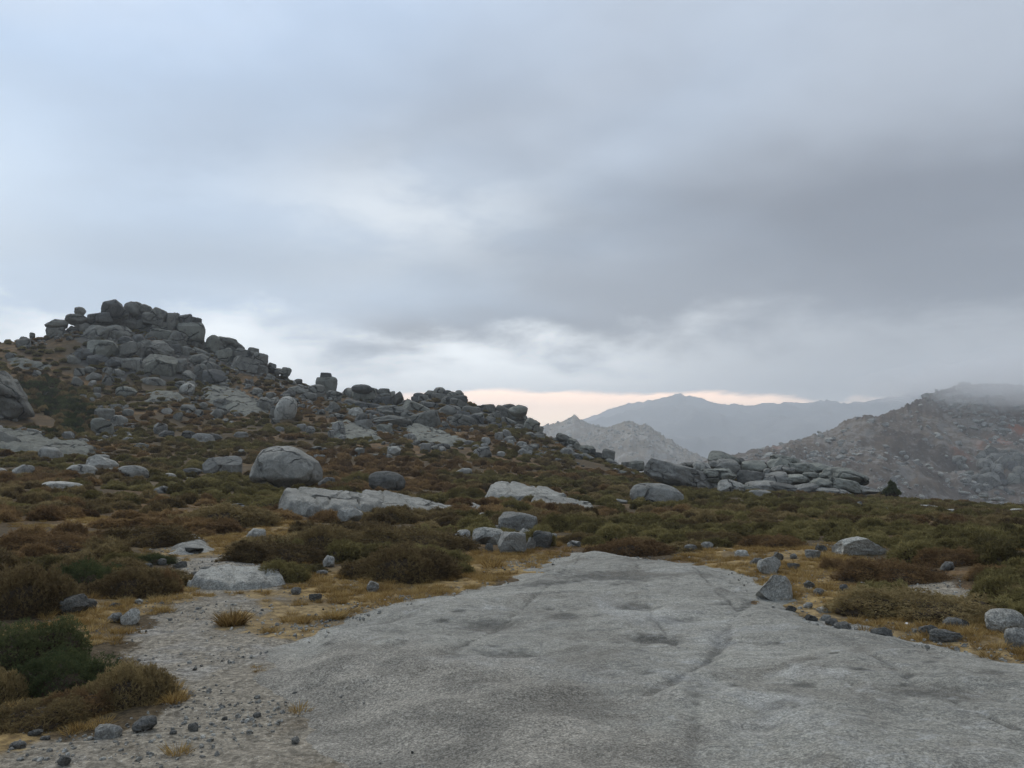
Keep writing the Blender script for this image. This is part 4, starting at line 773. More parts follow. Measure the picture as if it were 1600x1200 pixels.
# perched boulders of the tor and ridge: loose ones, each on its own
PERCH = crop(0, 450, 3.5556, [
 (626, 118, 108, 90, 'a', 'k', -14, 'dark angular block perched at the very top of the tor'), (743, 124, 100, 96, 'r', 't', -20, 'rounded boulder leaning right beside the dark perched block'), (446, 137, 58, 62, 'r', 't', -10, 'small upright boulder topping the left shoulder of the tor'), (432, 180, 124, 60, 'r', 't', 4, 'wide low boulder under the small upright one on the tor'),
 (314, 204, 112, 54, 'r', 't', 4, 'flat oval boulder overhanging the left end of the tor')]) + crop(400, 550, 3.2, [
 (352, 122, 56, 34, 'b', 'k', 6, 'dark flat cap rock on top of the rock pillar'), (384, 152, 40, 50, 'r', 'k', 10, 'dark rounded rock tucked behind the cap of the rock pillar'), (530, 186, 100, 46, 'd', 'k', 4, 'dark domed boulder lying on the square block of the ridge outcrop'), (597, 201, 34, 34, 'r', 'k', 0, 'little dark stone on the skyline right of the dark domed boulder'), (640, 201, 54, 34, 'b', 't', 0, 'small flat topped stone on the skyline of the ridge outcrop'),
 (862, 214, 54, 42, 'r', 't', 6, 'round boulder balanced on the left part of the knoll skyline'), (918, 204, 60, 54, 'd', 't', 4, 'egg shaped boulder standing highest on the knoll'), (960, 208, 44, 34, 'r', 'k', 0, 'small dark boulder just right of the egg shaped one on the knoll'), (815, 220, 56, 30, 'r', 'k', 0, 'low dark rock at the left end of the knoll skyline'), (1047, 243, 26, 24, 'r', 'k', 0, 'tiny dark stone at the right end of the knoll top'), (1310, 294, 90, 58, 'r', 'g', 16, 'smooth rounded boulder on the shoulder right of the knoll')])
for u, v, w_, h_, kind, tone, tilt, lab in PERCH:
    o = place_rock('boulder', u, v, w_, h_, kind, tone, tilt, mode='centre'); tag(o, lab, 'boulder')

# the big round boulder: its own shape, steep on the left, long shoulder on the right, undercut base
Vb, Fb = ICO[5]; Vb = Vb.copy(); rg = np.random.default_rng(5)
for n, o_ in (((-.95, -.1, .25), .80), ((.62, -.2, .75), .91), ((.25, -.9, .35), .86), ((.9, -.3, .1), .93), ((0, 0, -1), .62), ((-.4, -.6, .7), .93)):
    n = np.array(n); n = n / np.linalg.norm(n); d = Vb @ n - o_; Vb -= np.where(d > 0, d * .72, 0)[:, None] * n
Nb = Vb / np.linalg.norm(Vb, axis=1)[:, None]
Vb += Nb * (0.05 * fbm3(Vb * 1.4 + 9, 4, 77) + 0.008 * fbm3(Vb * 9, 3, 78))[:, None] - Nb * (0.05 * np.exp(-(((Vb - np.array([-.05, -.8, -.05])) / .22) ** 2).sum(1)))[:, None]
low_ = sstep(-Vb[:, 2], 0.18, 0.62); Vb[:, :2] *= (1 - 0.30 * low_)[:, None]
a, b = Vb.min(0), Vb.max(0); Vb = (Vb - (a + b) / 2) / ((b - a) / 2)
big = mk_mesh('boulder', Vb, Fb); big.materials.append(GR_PALE)
o = place_rock('boulder', 447, 731, 112, 70, 'd', 'p', 3, depth=1.15, embed=0.08, data=big)
tag(o, 'big pale round boulder with dark undercut base sitting on the moor', 'boulder'); BIGLOC = Vector(o.location)
LM = [('the big round boulder', 447, 740), ('the summit tor', 215, 560), ('the pale dome rock', 446, 650), ('the rubble pile', 799, 838), ('the long low outcrop', 1180, 758), ('the dome shaped boulder', 1027, 780),
      ('the blue grey boulder', 1210, 925), ('the gravel path', 330, 960), ('the wide heather bush', 625, 880), ('the twin humped pale slab', 840, 775), ('the rock pillar', 510, 600), ('the ridge outcrop', 600, 630), ('the rocky knoll', 700, 650), ('the upright greenish boulder', 160, 670),
      ('the left hand rock group', 160, 735), ('the wide rim bush', 1446, 950), ('the green juniper', 90, 1060), ('the peaked pale rock', 1343, 865), ('the evergreen bush', 1394, 770), ('the sloping pale slab', 515, 800), ('the mottled slab', 380, 915), ('the left bedrock slab', 60, 695), ('the reddish mound', 985, 850), ('the broad reddish mound', 1400, 889), ('the golden clearing', 1180, 872), ('the thin pale ledge', 1450, 792), ('the whaleback slab', 634, 780), ('the flat rock plate', 97, 758), ('the low pale rock', 1189, 772)]
LMP = [(n, u, v) for n, u, v in LM]
def relation(u, v):
    n, lu, lv = min(LMP, key=lambda q: math.hypot((u - q[1]) * 0.7, (v - q[2]) * 1.6))
    du, dv = u - lu, (v - lv) * 2.2
    if abs(du) >= abs(dv): return ('left of ' if du < 0 else 'right of ') + n, math.hypot(du, dv)
    return ('beyond ' if dv < 0 else 'in front of ') + n, math.hypot(du, dv)
ORD = ['nearest', 'second', 'third', 'fourth', 'fifth', 'sixth']
def auto_labels(items, group_of):
    """items: (object, u, v, stem, category) -> a label of their own wherever a place tells them apart"""
    by = {}
    for o, u, v, stem_, cat in items:
        rel, d = relation(u, v); by.setdefault((stem_, rel, cat), []).append((d, o))
    for (stem_, rel, cat), L in by.items():
        L.sort(key=lambda q: q[0])
        for i, (d, o) in enumerate(L):
            if len(L) == 1: tag(o, f'{stem_} {rel}', cat)
            elif i < 4: tag(o, f'{ORD[i]} {stem_} counting outward {rel}', cat)
            else: tag(o, f'{stem_} some way {rel}', cat, group_of(stem_, rel))
auto = []
KW = {'r': 'rounded', 'b': 'blocky', 'a': 'angular', 'f': 'flat', 'd': 'domed', 'k': 'cracked'}
for u, v, w_, h_, kind, tone, tilt, lab in ROCKS:
    big_ = w_ > 44
    nm = 'boulder' if big_ else ('rock' if w_ > 18 else 'stone')
    tn = {'m': 'm', 'p': 'p'}.get(tone, tone)
    if v < 660 and tone == 'm': tn = 't'
    wide = w_ > 95
    o = place_rock('rock_slab' if (kind == 'f' and wide) else nm, u, v, w_, h_, 'w' if (kind == 'f' and wide) else kind, tn, tilt, depth=1.0, embed=0.6 if kind == 'f' else 0.25)
    if lab: tag(o, lab, 'rock slab' if (kind == 'f' and wide) else ('boulder' if big_ else 'rock' if nm == 'rock' else 'stone'))
    else: auto.append((o, u, v, f"{'small ' if w_ < 18 else ''}{KW[kind]} {TONEWORD[tn]} {nm}", nm))
auto_labels(auto, lambda s, r: s + 's ' + r)
# a scrap of white litter on the grass
lit = rock_mesh(901, 'a', 2); mw, gw = new_mat('white_paper'); finish(gw, (0.8, 0.8, 0.8), None, 0.7); lit.materials.append(mw)
tag(place_rock('litter', 1418, 977, 9, 6, 'a', 'p', 0, data=lit, embed=0.1), 'tiny scrap of white litter on golden grass by the bush', 'litter')
# ------------------------------------------------------------------ shrubs
def shrub_mesh(seed, lobes, n, L, wd, leaves=3, up=0.25, droop=0.0):
    rg = np.random.default_rng(seed); lob = np.array(lobes, float)
    wgt = lob[:, 3] * (lob[:, 3] + 2 * lob[:, 5]); wgt /= wgt.sum()
    k = rg.choice(len(lob), n, p=wgt); lb = lob[k]
    d = rg.normal(size=(n, 3)); d /= np.linalg.norm(d, axis=1)[:, None]; d[:, 2] = np.abs(d[:, 2]) * 1.0
    bumps = 1 + 0.26 * fbm3(d * 2.2 + lb[:, :3] * 3 + seed, 3, seed) + 0.11 * fbm3(d * 6 + seed, 2, seed + 1)
    depth = 1 - 0.28 * rg.random(n) ** 2
    p = lb[:, :3] + d * lb[:, 3:6] * (bumps * depth)[:, None]
    keep = np.ones(n, bool)
    for j, q in enumerate(lob):
        inside = (((p - q[:3]) / (q[3:6] * 0.86)) ** 2).sum(1) < 1; keep &= ~(inside & (k != j))
    p, d, k, depth = p[keep], d[keep], k[keep], depth[keep]; n = len(p)
    nrm = d / lob[k][:, 3:6]; nrm /= np.linalg.norm(nrm, axis=1)[:, None]
    lob_t = rg.uniform(0.2, 0.8, len(lob))
    patch = 0.5 + 0.5 * fbm3(p * 4 + seed * 3, 2, seed + 5)
    tn = np.clip(0.30 * lob_t[k] + 0.35 * patch + 0.55 * rg.random(n) - .05 + .3 * (rg.random(n) < .08), 0, 1.2)
    dirs = nrm + np.array([0, 0, up]) + rg.normal(size=(n, 3)) * .75; dirs /= np.linalg.norm(dirs, axis=1)[:, None]
    VV, TT = [], []
    for q in range(leaves):
        dl = dirs + rg.normal(size=(n, 3)) * .5; dl /= np.linalg.norm(dl, axis=1)[:, None]
        sd = np.cross(dl, rg.normal(size=(n, 3))); sd /= np.linalg.norm(sd, axis=1)[:, None]
        ln = (L * rg.uniform(.55, 1.3, n))[:, None]; b0 = p - dl * ln * .25 + dirs * (ln * .3 * q / leaves)
        ww = wd * rg.uniform(.6, 1.3, n)[:, None]
        VV.append(np.stack([b0 - sd * ww, b0 + sd * ww, b0 + dl * ln], 1)); TT.append(np.repeat(tn + rg.normal(size=n) * .07, 3))
    V = np.concatenate(VV).reshape(-1, 3); V[:, 2] = np.maximum(V[:, 2], -0.02)
    F = np.arange(len(V)).reshape(-1, 3)
    me = mk_mesh('cushion_shrub', V, F, smooth=False); attr(me, 'tint', np.concatenate(TT))
    # woody heart of the cushion
    CV_, CF = [], []; o_ = 0
    V2, F2 = ICO[3]
    for j, q in enumerate(lob):
        v = V2 * (0.74 + 0.12 * fbm3(V2 * 3 + j, 3, seed + 2))[:, None] * q[3:6] + q[:3]; v[:, 2] = np.maximum(v[:, 2], -0.1)
        CV_.append(v); CF.append(F2 + o_); o_ += len(v)
    core = mk_mesh('woody_stems', np.concatenate(CV_), np.concatenate(CF)); core.materials.append(TWIG)
    return me, core
def lobes_of(seed, n, flat=.5):
    rg = np.random.default_rng(seed); out = [(0, 0, 0, .72, .66, flat)]
    for i in range(n):
        a = rg.uniform(0, 6.28); q = rg.uniform(.35, .62); s = rg.uniform(.30, .5)
        out.append((q * math.cos(a), q * math.sin(a) * .9, 0, s, s * .95, flat * rg.uniform(.55, 1.05)))
    return out
SH_S = [shrub_mesh(500 + i, lobes_of(500 + i, 3 + i % 3, (.5, .42, .58)[i % 3]), 3600, .15, .0155) for i in range(4)]
SH_B = [shrub_mesh(540 + i, lobes_of(540 + i, 9 + i, .5), 19000, .06, .0075, 3) for i in range(3)]
SH_J = [shrub_mesh(570 + i, lobes_of(570 + i, 12, .55), 17000, .05, .0075, 4, 0.15) for i in range(2)]
FAM = {'brown': F_BROWN, 'olive': F_OLIVE, 'rust': F_RUST, 'green': F_GREEN}
SCACHE = {}
def shrub_data(fam, size, i):
    src = {'s': SH_S, 'b': SH_B, 'j': SH_J}[size]; i %= len(src); key = (fam, size, i)
    if key not in SCACHE:
        me = src[i][0].copy(); me.materials.append(FAM[fam]); SCACHE[key] = (me, src[i][1])
    return SCACHE[key]
def put_shrub(name, fam, size, i, loc, hw, hh, dp=None, rot=0.0):
    me, core = shrub_data(fam, size, i)
    o = bpy.data.objects.new(name, None); COL.objects.link(o); o.empty_display_size = .2
    o.location = loc; o.rotation_euler = (0, 0, rot); o.scale = (hw, dp or hw, hh * 2)
    link('foliage', me, None, o); link('woody_stems', core, None, o)
    return o
SH_FOOT = []
def bush(u, v, w_, h_, fam, size, label, name='cushion_shrub', cat='shrub', i=None, dpf=.62, rot=None):
    P, ok = pick(u, v + h_ / 2); s = pxm(P); hw = w_ * s / 2; hd = P[:2] / np.linalg.norm(P[:2]); dp = hw * dpf; hh = max(h_ * s * (.78 if size != 'j' else .62), h_ * s - 1.1 * dp * (EYE - P[2]) / np.linalg.norm(P[:2]))
    c = P[:2] + hd * dp * .8
    z = float(H(c[0], c[1]))
    o = put_shrub(name, fam, size, random.randrange(9) if i is None else i, (c[0], c[1], z - .03), hw * 1.06, hh * .70, dp, -math.atan2(c[0], c[1]) if rot is None else rot)
    tag(o, label, cat); SH_FOOT.append((c[0], c[1], hw, dp)); return o
for args in [
 (628, 872, 215, 78, 'brown', 'b', 'wide brown heather bush with an olive top at the edge of the pale slab'), (650, 836, 215, 56, 'brown', 'b', 'brown green heather bush just behind the wide one by the rubble pile'), (610, 802, 100, 34, 'brown', 'b', 'dark brown heather bush lapping the whaleback slab'),
 (985, 850, 160, 40, 'rust', 'b', 'reddish heather mound at the far edge of the foreground slab'), (1400, 888, 185, 54, 'rust', 'b', 'broad reddish heather mound in front of the peaked pale rock'), (1446, 943, 292, 66, 'brown', 'b', 'wide green brown bush along the right rim of the slab'),
 (1492, 864, 120, 44, 'rust', 'b', 'reddish heather mound behind the broad one on the right'), (1570, 893, 110, 36, 'rust', 'b', 'low reddish heather mound near the right frame edge'), (1590, 930, 90, 50, 'brown', 'b', 'brown heather bush cut off by the right frame edge'), (1310, 878, 60, 28, 'rust', 'b', 'small reddish heather tuft left of the broad reddish mound'),
 (92, 1046, 190, 92, 'green', 'j', 'dark green juniper bush in front of the one at the left frame edge', 'juniper_bush', 'juniper'), (196, 1058, 178, 96, 'brown', 'b', 'brown heather bush against the right side of the green juniper'), (60, 1108, 220, 76, 'brown', 'b', 'brown heather bush in front of the green juniper'), (140, 1088, 150, 70, 'rust', 'b', 'rusty heather tuft filling the corner between green juniper and gravel'), (-10, 1062, 120, 80, 'brown', 'b', 'brown heather cut off by the left frame edge beside the juniper'), (30, 1002, 210, 96, 'green', 'j', 'dark green juniper cut off by the left frame edge', 'juniper_bush', 'juniper'),
 (40, 915, 190, 104, 'brown', 'b', 'tall dark brown heather bush at the left frame edge'), (205, 902, 170, 66, 'brown', 'b', 'brown heather bush reaching to the gravel path'), (130, 893, 130, 58, 'green', 'j', 'green juniper growing among brown heather left of the gravel path', 'juniper_bush', 'juniper'), (260, 905, 56, 50, 'rust', 'b', 'small reddish brown heather bush at the edge of the gravel path'),
 (432, 888, 120, 46, 'olive', 'b', 'olive heather bush right of the mottled slab'), (440, 858, 190, 50, 'brown', 'b', 'broad brown heather bush behind the mottled slab'), (500, 836, 150, 52, 'brown', 'b', 'brown heather bush below the sloping pale slab'), (235, 832, 170, 50, 'brown', 'b', 'brown heather bush left of the head of the gravel path'), (90, 842, 200, 46, 'rust', 'b', 'rusty brown heather bush on the left below the flat rock plate'),
 (60, 876, 150, 40, 'olive', 'b', 'olive heather bush at the left frame edge above the juniper'), (205, 868, 90, 26, 'olive', 'b', 'small olive heather bush by the flat rock step'), (240, 872, 70, 22, 'green', 'j', 'low green juniper sprig by the flat rock step', 'juniper_bush', 'juniper'), (350, 800, 200, 46, 'brown', 'b', 'brown heather bush in front of the big round boulder'), (420, 780, 150, 30, 'olive', 'b', 'green heather cushion at the left end of the sloping pale slab'),
 (1210, 842, 110, 30, 'rust', 'b', 'reddish heather bush beyond the golden clearing'), (1120, 836, 120, 34, 'brown', 'b', 'brown heather bush beyond the far end of the foreground slab'), (1010, 818, 150, 34, 'olive', 'b', 'olive heather bush behind the reddish mound in the middle'), (905, 812, 130, 40, 'olive', 'b', 'green heather bush right of the rubble pile'), (800, 788, 80, 24, 'olive', 'b', 'olive heather bush in front of the upper twin slab'), (905, 838, 90, 26, 'brown', 'b', 'brown heather bush between rubble pile and reddish mound'),
 (700, 812, 90, 26, 'brown', 'b', 'brown heather bush beside the cracked flat slab'), (730, 770, 70, 26, 'olive', 'b', 'dark olive bush left of the twin slab'), (560, 745, 60, 22, 'olive', 'b', 'green bush between the two dark topped boulders')]:
    bush(*args)
# evergreen on the rim
def evergreen(u, v, w_, h_, label):
    P, _ = pick(u, v + h_ / 2); s = pxm(P); hw, hh = w_ * s / 2, h_ * s
    e = bpy.data.objects.new('evergreen_tree', None); COL.objects.link(e); e.location = P; tag(e, label, 'tree')
    lob = [(0, 0, .35, .55, .5, .35), (.35, .1, .2, .5, .45, .4), (-.4, 0, .22, .5, .5, .42), (.05, 0, .7, .36, .36, .42), (-.1, .05, 1.0, .22, .22, .3), (.55, 0, .1, .4, .35, .25), (-.6, 0, .08, .35, .35, .25)]
    me, core = shrub_mesh(611, lob, 5000, .16, .03, 4, .3); me.materials.append(FAM['green'])
    o = link('crown', me, None, e); o.scale = (hw, hw, hh / 1.3); link('trunk', core, None, e).scale = (hw * .9, hw * .9, hh / 1.3)
evergreen(1394, 763, 28, 22, 'small dark evergreen bush standing alone on the far rim of the moor')

# ---- the rest of the heath
FOOTA = np.array(FOOT); SHA = np.array(SH_FOOT + SLABFOOT)
rg = np.random.default_rng(77)
N = 95000
rad = np.sqrt(rg.uniform(5.5 ** 2, 185 ** 2, N)); phn = rg.uniform(R(-37), R(37), N)
n2_ = 9000; n3_ = 9000; rad = np.concatenate([np.sqrt(rg.uniform(5.5 ** 2, 45 ** 2, n2_)), rad, np.sqrt(rg.uniform(3 ** 2, 60 ** 2, n3_))]); phn = np.concatenate([rg.uniform(R(-37), R(37), n2_), phn, rg.uniform(R(36), R(85), n3_) * rg.choice([-1, 1], n3_)])
hx, hy = rad * np.sin(phn), rad * np.cos(phn)
s_, g_, t_ = areas(hx, hy)
JUN = polyw([(25, 598), (70, 590), (110, 604), (135, 632), (150, 655), (150, 676), (90, 684), (40, 672), (20, 650)])
jn = near_polys(hx, hy, [JUN]) > 0
gap = fbm2(hx * .23, hy * .23, 3, 88) + 0.5 * fbm2(hx * .9, hy * .9, 2, 89)
thr = np.interp(rad, [10, 30, 60, 100, 150], [-.38, -.5, -.5, -.30, -.25])
hz_ = H(hx, hy); slope = np.hypot(H(hx + .5, hy) - hz_, H(hx, hy + .5) - hz_) / .5
ok = (s_ < -.25) & (g_ < -.35) & (t_ < -.2) & ((gap > thr) | jn) & (((rad > 8.5) & ((hx > -2.5) | (rad > 9.5))) | (np.abs(phn) > R(35.5))) & (slope < 1.0)
for fx, fy, fr in FOOTA:                           # leave the rocks bare, and the ground right before them low
    q = math.hypot(fx, fy); ux, uy = fx / q, fy / q
    al = (hx - fx) * ux + (hy - fy) * uy; ac = np.abs((hx - fx) * uy - (hy - fy) * ux)
    ok &= ~((ac < fr + .15) & (al > -fr - .55 - .012 * q) & (al < fr))
for fx, fy, a_, b_ in SHA: ok &= ~((np.abs(hx - fx) < a_ * .8) & (np.abs(hy - fy) < b_ * .9))
cell, keepi = {}, []
idx = np.nonzero(ok)[0]
idx = idx[np.argsort(rad[idx] + rg.uniform(0, 30, len(idx)))]
spc = np.interp(rad, [8, 25, 60, 150], [.62, .78, 1.0, 1.25])
for i in idx:
    cx, cy = int(hx[i] // 1.3), int(hy[i] // 1.3); bad = False
    for a in (-1, 0, 1):
        for b in (-1, 0, 1):
            for j in cell.get((cx + a, cy + b), ()):
                if (hx[i] - hx[j]) ** 2 + (hy[i] - hy[j]) ** 2 < (spc[i] * (.8 if jn[i] else 1)) ** 2: bad = True; break
            if bad: break
        if bad: break
    if not bad: cell.setdefault((cx, cy), []).append(i); keepi.append(i)
keepi = np.array(keepi)
famn = fbm2(hx * .12, hy * .12, 3, 91) + .35 * fbm2(hx * .8, hy * .8, 2, 92) + .45 * sstep(hx, -2, 14) * sstep(hy, 14, 24) - .25 * sstep(hy, 60, 95) * (hx < 20)
fam = np.where(famn > .10, 'olive', np.where(famn < -.48, 'rust', 'brown')); fam[jn] = np.where(rg.random(jn.sum()) < .62, 'green', 'brown')
hw_ = spc * rg.uniform(.46, .84, len(hx)); hh_ = np.interp(rad, [8, 25, 60, 150], [.18, .23, .29, .36]) * rg.uniform(.7, 1.35, len(hx)) * np.where(jn, 1.6, 1)
rot_ = rg.uniform(0, 6.28, len(hx)); zz_ = H(hx, hy)
inframe = keepi[(np.abs(phn[keepi]) < R(31.5))]
order = inframe[np.argsort(rad[inframe])][:220]
single = set(order.tolist()); auto = []
FW = {'brown': 'brown', 'olive': 'olive green', 'rust': 'reddish brown', 'green': 'dark green'}
def proj(x, y, z):
    c, k = math.cos(PITCH), math.sin(PITCH); z = z - EYE; dp = y * c + z * k; return CU + FPX * x / dp, CV - FPX * (-y * k + z * c) / dp
for i in order:
    o = put_shrub('cushion_shrub', fam[i], 's', i, (hx[i], hy[i], zz_[i] - .03), hw_[i], hh_[i], None, rot_[i])
    u, v = proj(hx[i], hy[i], zz_[i] + .1); auto.append((o, u, v, f"{'tall' if hh_[i] > .27 else 'low' if hh_[i] < .185 else 'broad' if hw_[i] > .54 else 'small'} {FW[fam[i]]} heather cushion", 'shrub'))
auto_labels(auto, lambda s, r: s + 's ' + r)

def scatter(name, pts, rots, scl, sources, idx, kind='stuff', mat=None):
    me = bpy.data.meshes.new(name); me.vertices.add(len(pts)); me.vertices.foreach_set('co', np.asarray(pts, np.float32).ravel())
    for nm, val in (('rot', rots), ('scl', scl)):
        a = me.attributes.new(nm, 'FLOAT_VECTOR', 'POINT'); a.data.foreach_set('vector', np.asarray(val, np.float32).ravel())
    a = me.attributes.new('pick', 'INT', 'POINT'); a.data.foreach_set('value', np.asarray(idx, np.int32))
    o = link(name, me); tag(o, kind=kind)
    ng = bpy.data.node_groups.new(name, 'GeometryNodeTree')
    ng.interface.new_socket('Geometry', in_out='INPUT', socket_type='NodeSocketGeometry'); ng.interface.new_socket('Geometry', in_out='OUTPUT', socket_type='NodeSocketGeometry')
    nn = ng.nodes.new; gi, go = nn('NodeGroupInput'), nn('NodeGroupOutput'); iop = nn('GeometryNodeInstanceOnPoints'); jo = nn('GeometryNodeJoinGeometry')
    for src in reversed(sources):
        src = src if isinstance(src, (list, tuple)) else [src]; outs = []
        for s in src:
            ob = nn('GeometryNodeObjectInfo'); ob.inputs['Object'].default_value = s; ob.inputs['As Instance'].default_value = False; outs.append(ob.outputs['Geometry'])
        j2 = nn('GeometryNodeJoinGeometry'); g2 = nn('GeometryNodeGeometryToInstance')
        for q in outs: ng.links.new(q, j2.inputs[0])
        ng.links.new(j2.outputs[0], g2.inputs[0]); ng.links.new(g2.outputs[0], jo.inputs[0])
    def named(nm, typ):
        q = nn('GeometryNodeInputNamedAttribute'); q.data_type = typ; q.inputs['Name'].default_value = nm; return q.outputs[0]
    ng.links.new(gi.outputs[0], iop.inputs['Points']); ng.links.new(jo.outputs[0], iop.inputs['Instance'])
    iop.inputs['Pick Instance'].default_value = True; ng.links.new(named('pick', 'INT'), iop.inputs['Instance Index'])
    e2r = nn('FunctionNodeEulerToRotation'); ng.links.new(named('rot', 'FLOAT_VECTOR'), e2r.inputs[0]); ng.links.new(e2r.outputs[0], iop.inputs['Rotation'])
    ng.links.new(named('scl', 'FLOAT_VECTOR'), iop.inputs['Scale']); ng.links.new(iop.outputs[0], go.inputs[0])
    md = o.modifiers.new('scatter', 'NODES'); md.node_group = ng
    return o
rest = np.array([i for i in keepi if i not in single])
for f in ('brown', 'olive', 'rust', 'green'):
    q = rest[fam[rest] == f]
    srcs = {}
    for ob in COL.objects:
        if ob.data is not None and ob.type == 'MESH':
            for k_, (me_, core_) in SCACHE.items():
                if k_[0] == f and k_[1] == ('j' if f == 'green' else 's') and ob.data == me_: srcs.setdefault(k_, ob)
    srcs = [list(ob.parent.children) for ob in srcs.values()]
    if f == 'green':
        q2 = q
    if len(q) and srcs:
        z3 = np.zeros(len(q))
        scatter(f'{f}_heath' if f != 'green' else 'juniper_scrub', np.stack([hx[q], hy[q], zz_[q] - .03], 1), np.stack([z3, z3, rot_[q]], 1), np.stack([hw_[q], hw_[q], hh_[q] * 2], 1), srcs, rg.integers(0, len(srcs), len(q)))

# ------------------------------------------------------------------ dry grass
def tuft_mesh(seed, n=80):
    rg = np.random.default_rng(seed); a = rg.uniform(0, 6.28, n); q = rg.random(n) ** .7
    b0 = np.stack([np.cos(a) * q * .55, np.sin(a) * q * .55, np.zeros(n)], 1)
    out = np.stack([np.cos(a) * rg.uniform(.0, .7, n), np.sin(a) * rg.uniform(.0, .7, n), rg.uniform(.45, 1.0, n)], 1) + rg.normal(size=(n, 3)) * .12
    sd = np.cross(out, rg.normal(size=(n, 3))); sd /= np.linalg.norm(sd, axis=1)[:, None]; sd *= .022
    m = b0 + out * .55; tp = b0 + out * np.array([1.15, 1.15, .92])
    V = np.stack([b0 - sd, b0 + sd, m + sd * .8, m - sd * .8, tp], 1).reshape(-1, 3); k = np.arange(n)[:, None] * 5
    F = np.concatenate([k + [[0, 1, 2]], k + [[0, 2, 3]], k + [[3, 2, 4]]])
    me = mk_mesh('grass_tuft', V, F, False); attr(me, 'tint', np.repeat(rg.uniform(0, 1, n), 5)); me.materials.append(F_STRAW); return me
TUFT = [tuft_mesh(700 + i) for i in range(3)] + [tuft_mesh(710, 420)]
tufts = []
for u, v, w_, h_, lab, k in ((362, 964, 64, 26, 'rounded tuft of dry orange grass alone on the gravel', 3), (522, 958, 46, 18, 'small dry grass tuft at the left rim of the slab', 3), (1546, 1022, 50, 16, 'low brown grass tuft on the slab rim at the right', 0), (1260, 896, 40, 14, 'tuft of dry grass behind the large blue grey boulder', 1), (770, 875, 60, 22, 'orange dry grass tuft below the rubble pile', 2), (505, 798, 30, 10, 'yellow grass tuft beside the mottled rounded rock', 3)):
    P, _ = pick(u, v + h_ / 2); s = pxm(P); o = link('grass_tuft', TUFT[k]); o.location = (P[0], P[1], P[2] - .01); o.scale = (w_ * s / 2, w_ * s / 2, h_ * s); tag(o, lab, 'grass tuft'); tufts.append(o)
N = 60000
rad = np.sqrt(rg.uniform(4 ** 2, 34 ** 2, N)); phn = rg.uniform(R(-36), R(36), N); gx2, gy2 = rad * np.sin(phn), rad * np.cos(phn)
s_, g_, t_ = areas(gx2, gy2); nz = fbm2(gx2 * 1.6, gy2 * 1.6, 3, 95)
pk = ((t_ > -.25) & (s_ < -.05) & ((g_ < .12) | (t_ > .05)) & (nz > -.45)) | ((s_ < -.15) & (g_ < -.1) & (nz > .15) & (rad < 28)) | ((g_ > 0) & (s_ < -.05) & (nz > .78))
pk &= rg.random(N) < np.where(t_ > -.25, .85, .35); q = np.nonzero(pk)[0][:16000]
gz2 = H(gx2[q], gy2[q]); sc_ = rg.uniform(.05, .12, len(q)); z3 = np.zeros(len(q))
scatter('dry_grass', np.stack([gx2[q], gy2[q], gz2 - .01], 1), np.stack([z3, z3, rg.uniform(0, 6.28, len(q))], 1), np.stack([sc_, sc_, sc_ * rg.uniform(.5, .95, len(q))], 1), tufts[2:5], rg.integers(0, 3, len(q)))

# ------------------------------------------------------------------ loose grit, pebbles, hillside rubble
def first(meshkind, tone):
    for ob in COL.objects:
        if ob.type == 'MESH' and any(ob.data == m and k_[0] == meshkind and k_[1 + 1] == tone for k_, m in MESHMAT.items()): return ob
srcp = [o for o in (first('a', 'm'), first('r', 'p'), first('r', 'p'), first('r', 'm'), first('b', 'm'), first('a', 'm')) if o]
N = 90000
rad = np.sqrt(rg.uniform(3.2 ** 2, 19 ** 2, N)); phn = rg.uniform(R(-36), R(36), N); gx2, gy2 = rad * np.sin(phn), rad * np.cos(phn)
s_, g_, t_ = areas(gx2, gy2); rim = np.exp(-((s_ + .25) / .35) ** 2)
pr = np.where(g_ > -.1, .45, 0) + .5 * rim + np.where(t_ > 0, .10, 0) + np.where((s_ < -.1), .03, 0) + np.where((s_ > .3), .012, 0)
pr *= sstep(fbm2(gx2 * .9, gy2 * .9, 3, 97), -.8, .8) * 1.5
q = np.nonzero((rg.random(N) < pr) & (s_ < 2.5))[0][:26000]
sz = np.minimum(.0058 * np.exp(rg.normal(size=len(q)) * .55), .017) * np.where(rim[q] > .4, 1.25, 1); zz3 = H(gx2[q], gy2[q]) + np.where(s_[q] > 0.1, .05, 0)
scatter('gravel', np.stack([gx2[q], gy2[q], zz3 + sz * .1], 1), rg.uniform(0, 6.28, (len(q), 3)), sz[:, None] * rg.uniform(.6, 1.3, (len(q), 3)), srcp, rg.integers(0, len(srcp), len(q)))
N = 26000                                           # rubble lying on the left hillside
rad = np.sqrt(rg.uniform(62 ** 2, 168 ** 2, N)); phn = rg.uniform(R(-35), R(8), N); gx2, gy2 = rad * np.sin(phn), rad * np.cos(phn)
blk = np.array(BLK); nz = fbm2(gx2 * .07, gy2 * .07, 3, 101) + .6 * fbm2(gx2 * .4, gy2 * .4, 2, 102) + 1.1 * np.exp(-np.min(np.hypot(gx2[:, None] - blk[None, :, 0], gy2[:, None] - blk[None, :, 1]), 1) / 4); q = np.nonzero((nz > .42) & (near_polys(gx2, gy2, [JUN]) < 0) & (rad > 80))[0][:3000]
sz = .15 * np.exp(rg.normal(size=len(q)) * .5)
srch = [o for o in (first('r', 't'), first('b', 't'), first('f', 't'), first('a', 'm'), first('r', 'm')) if o]
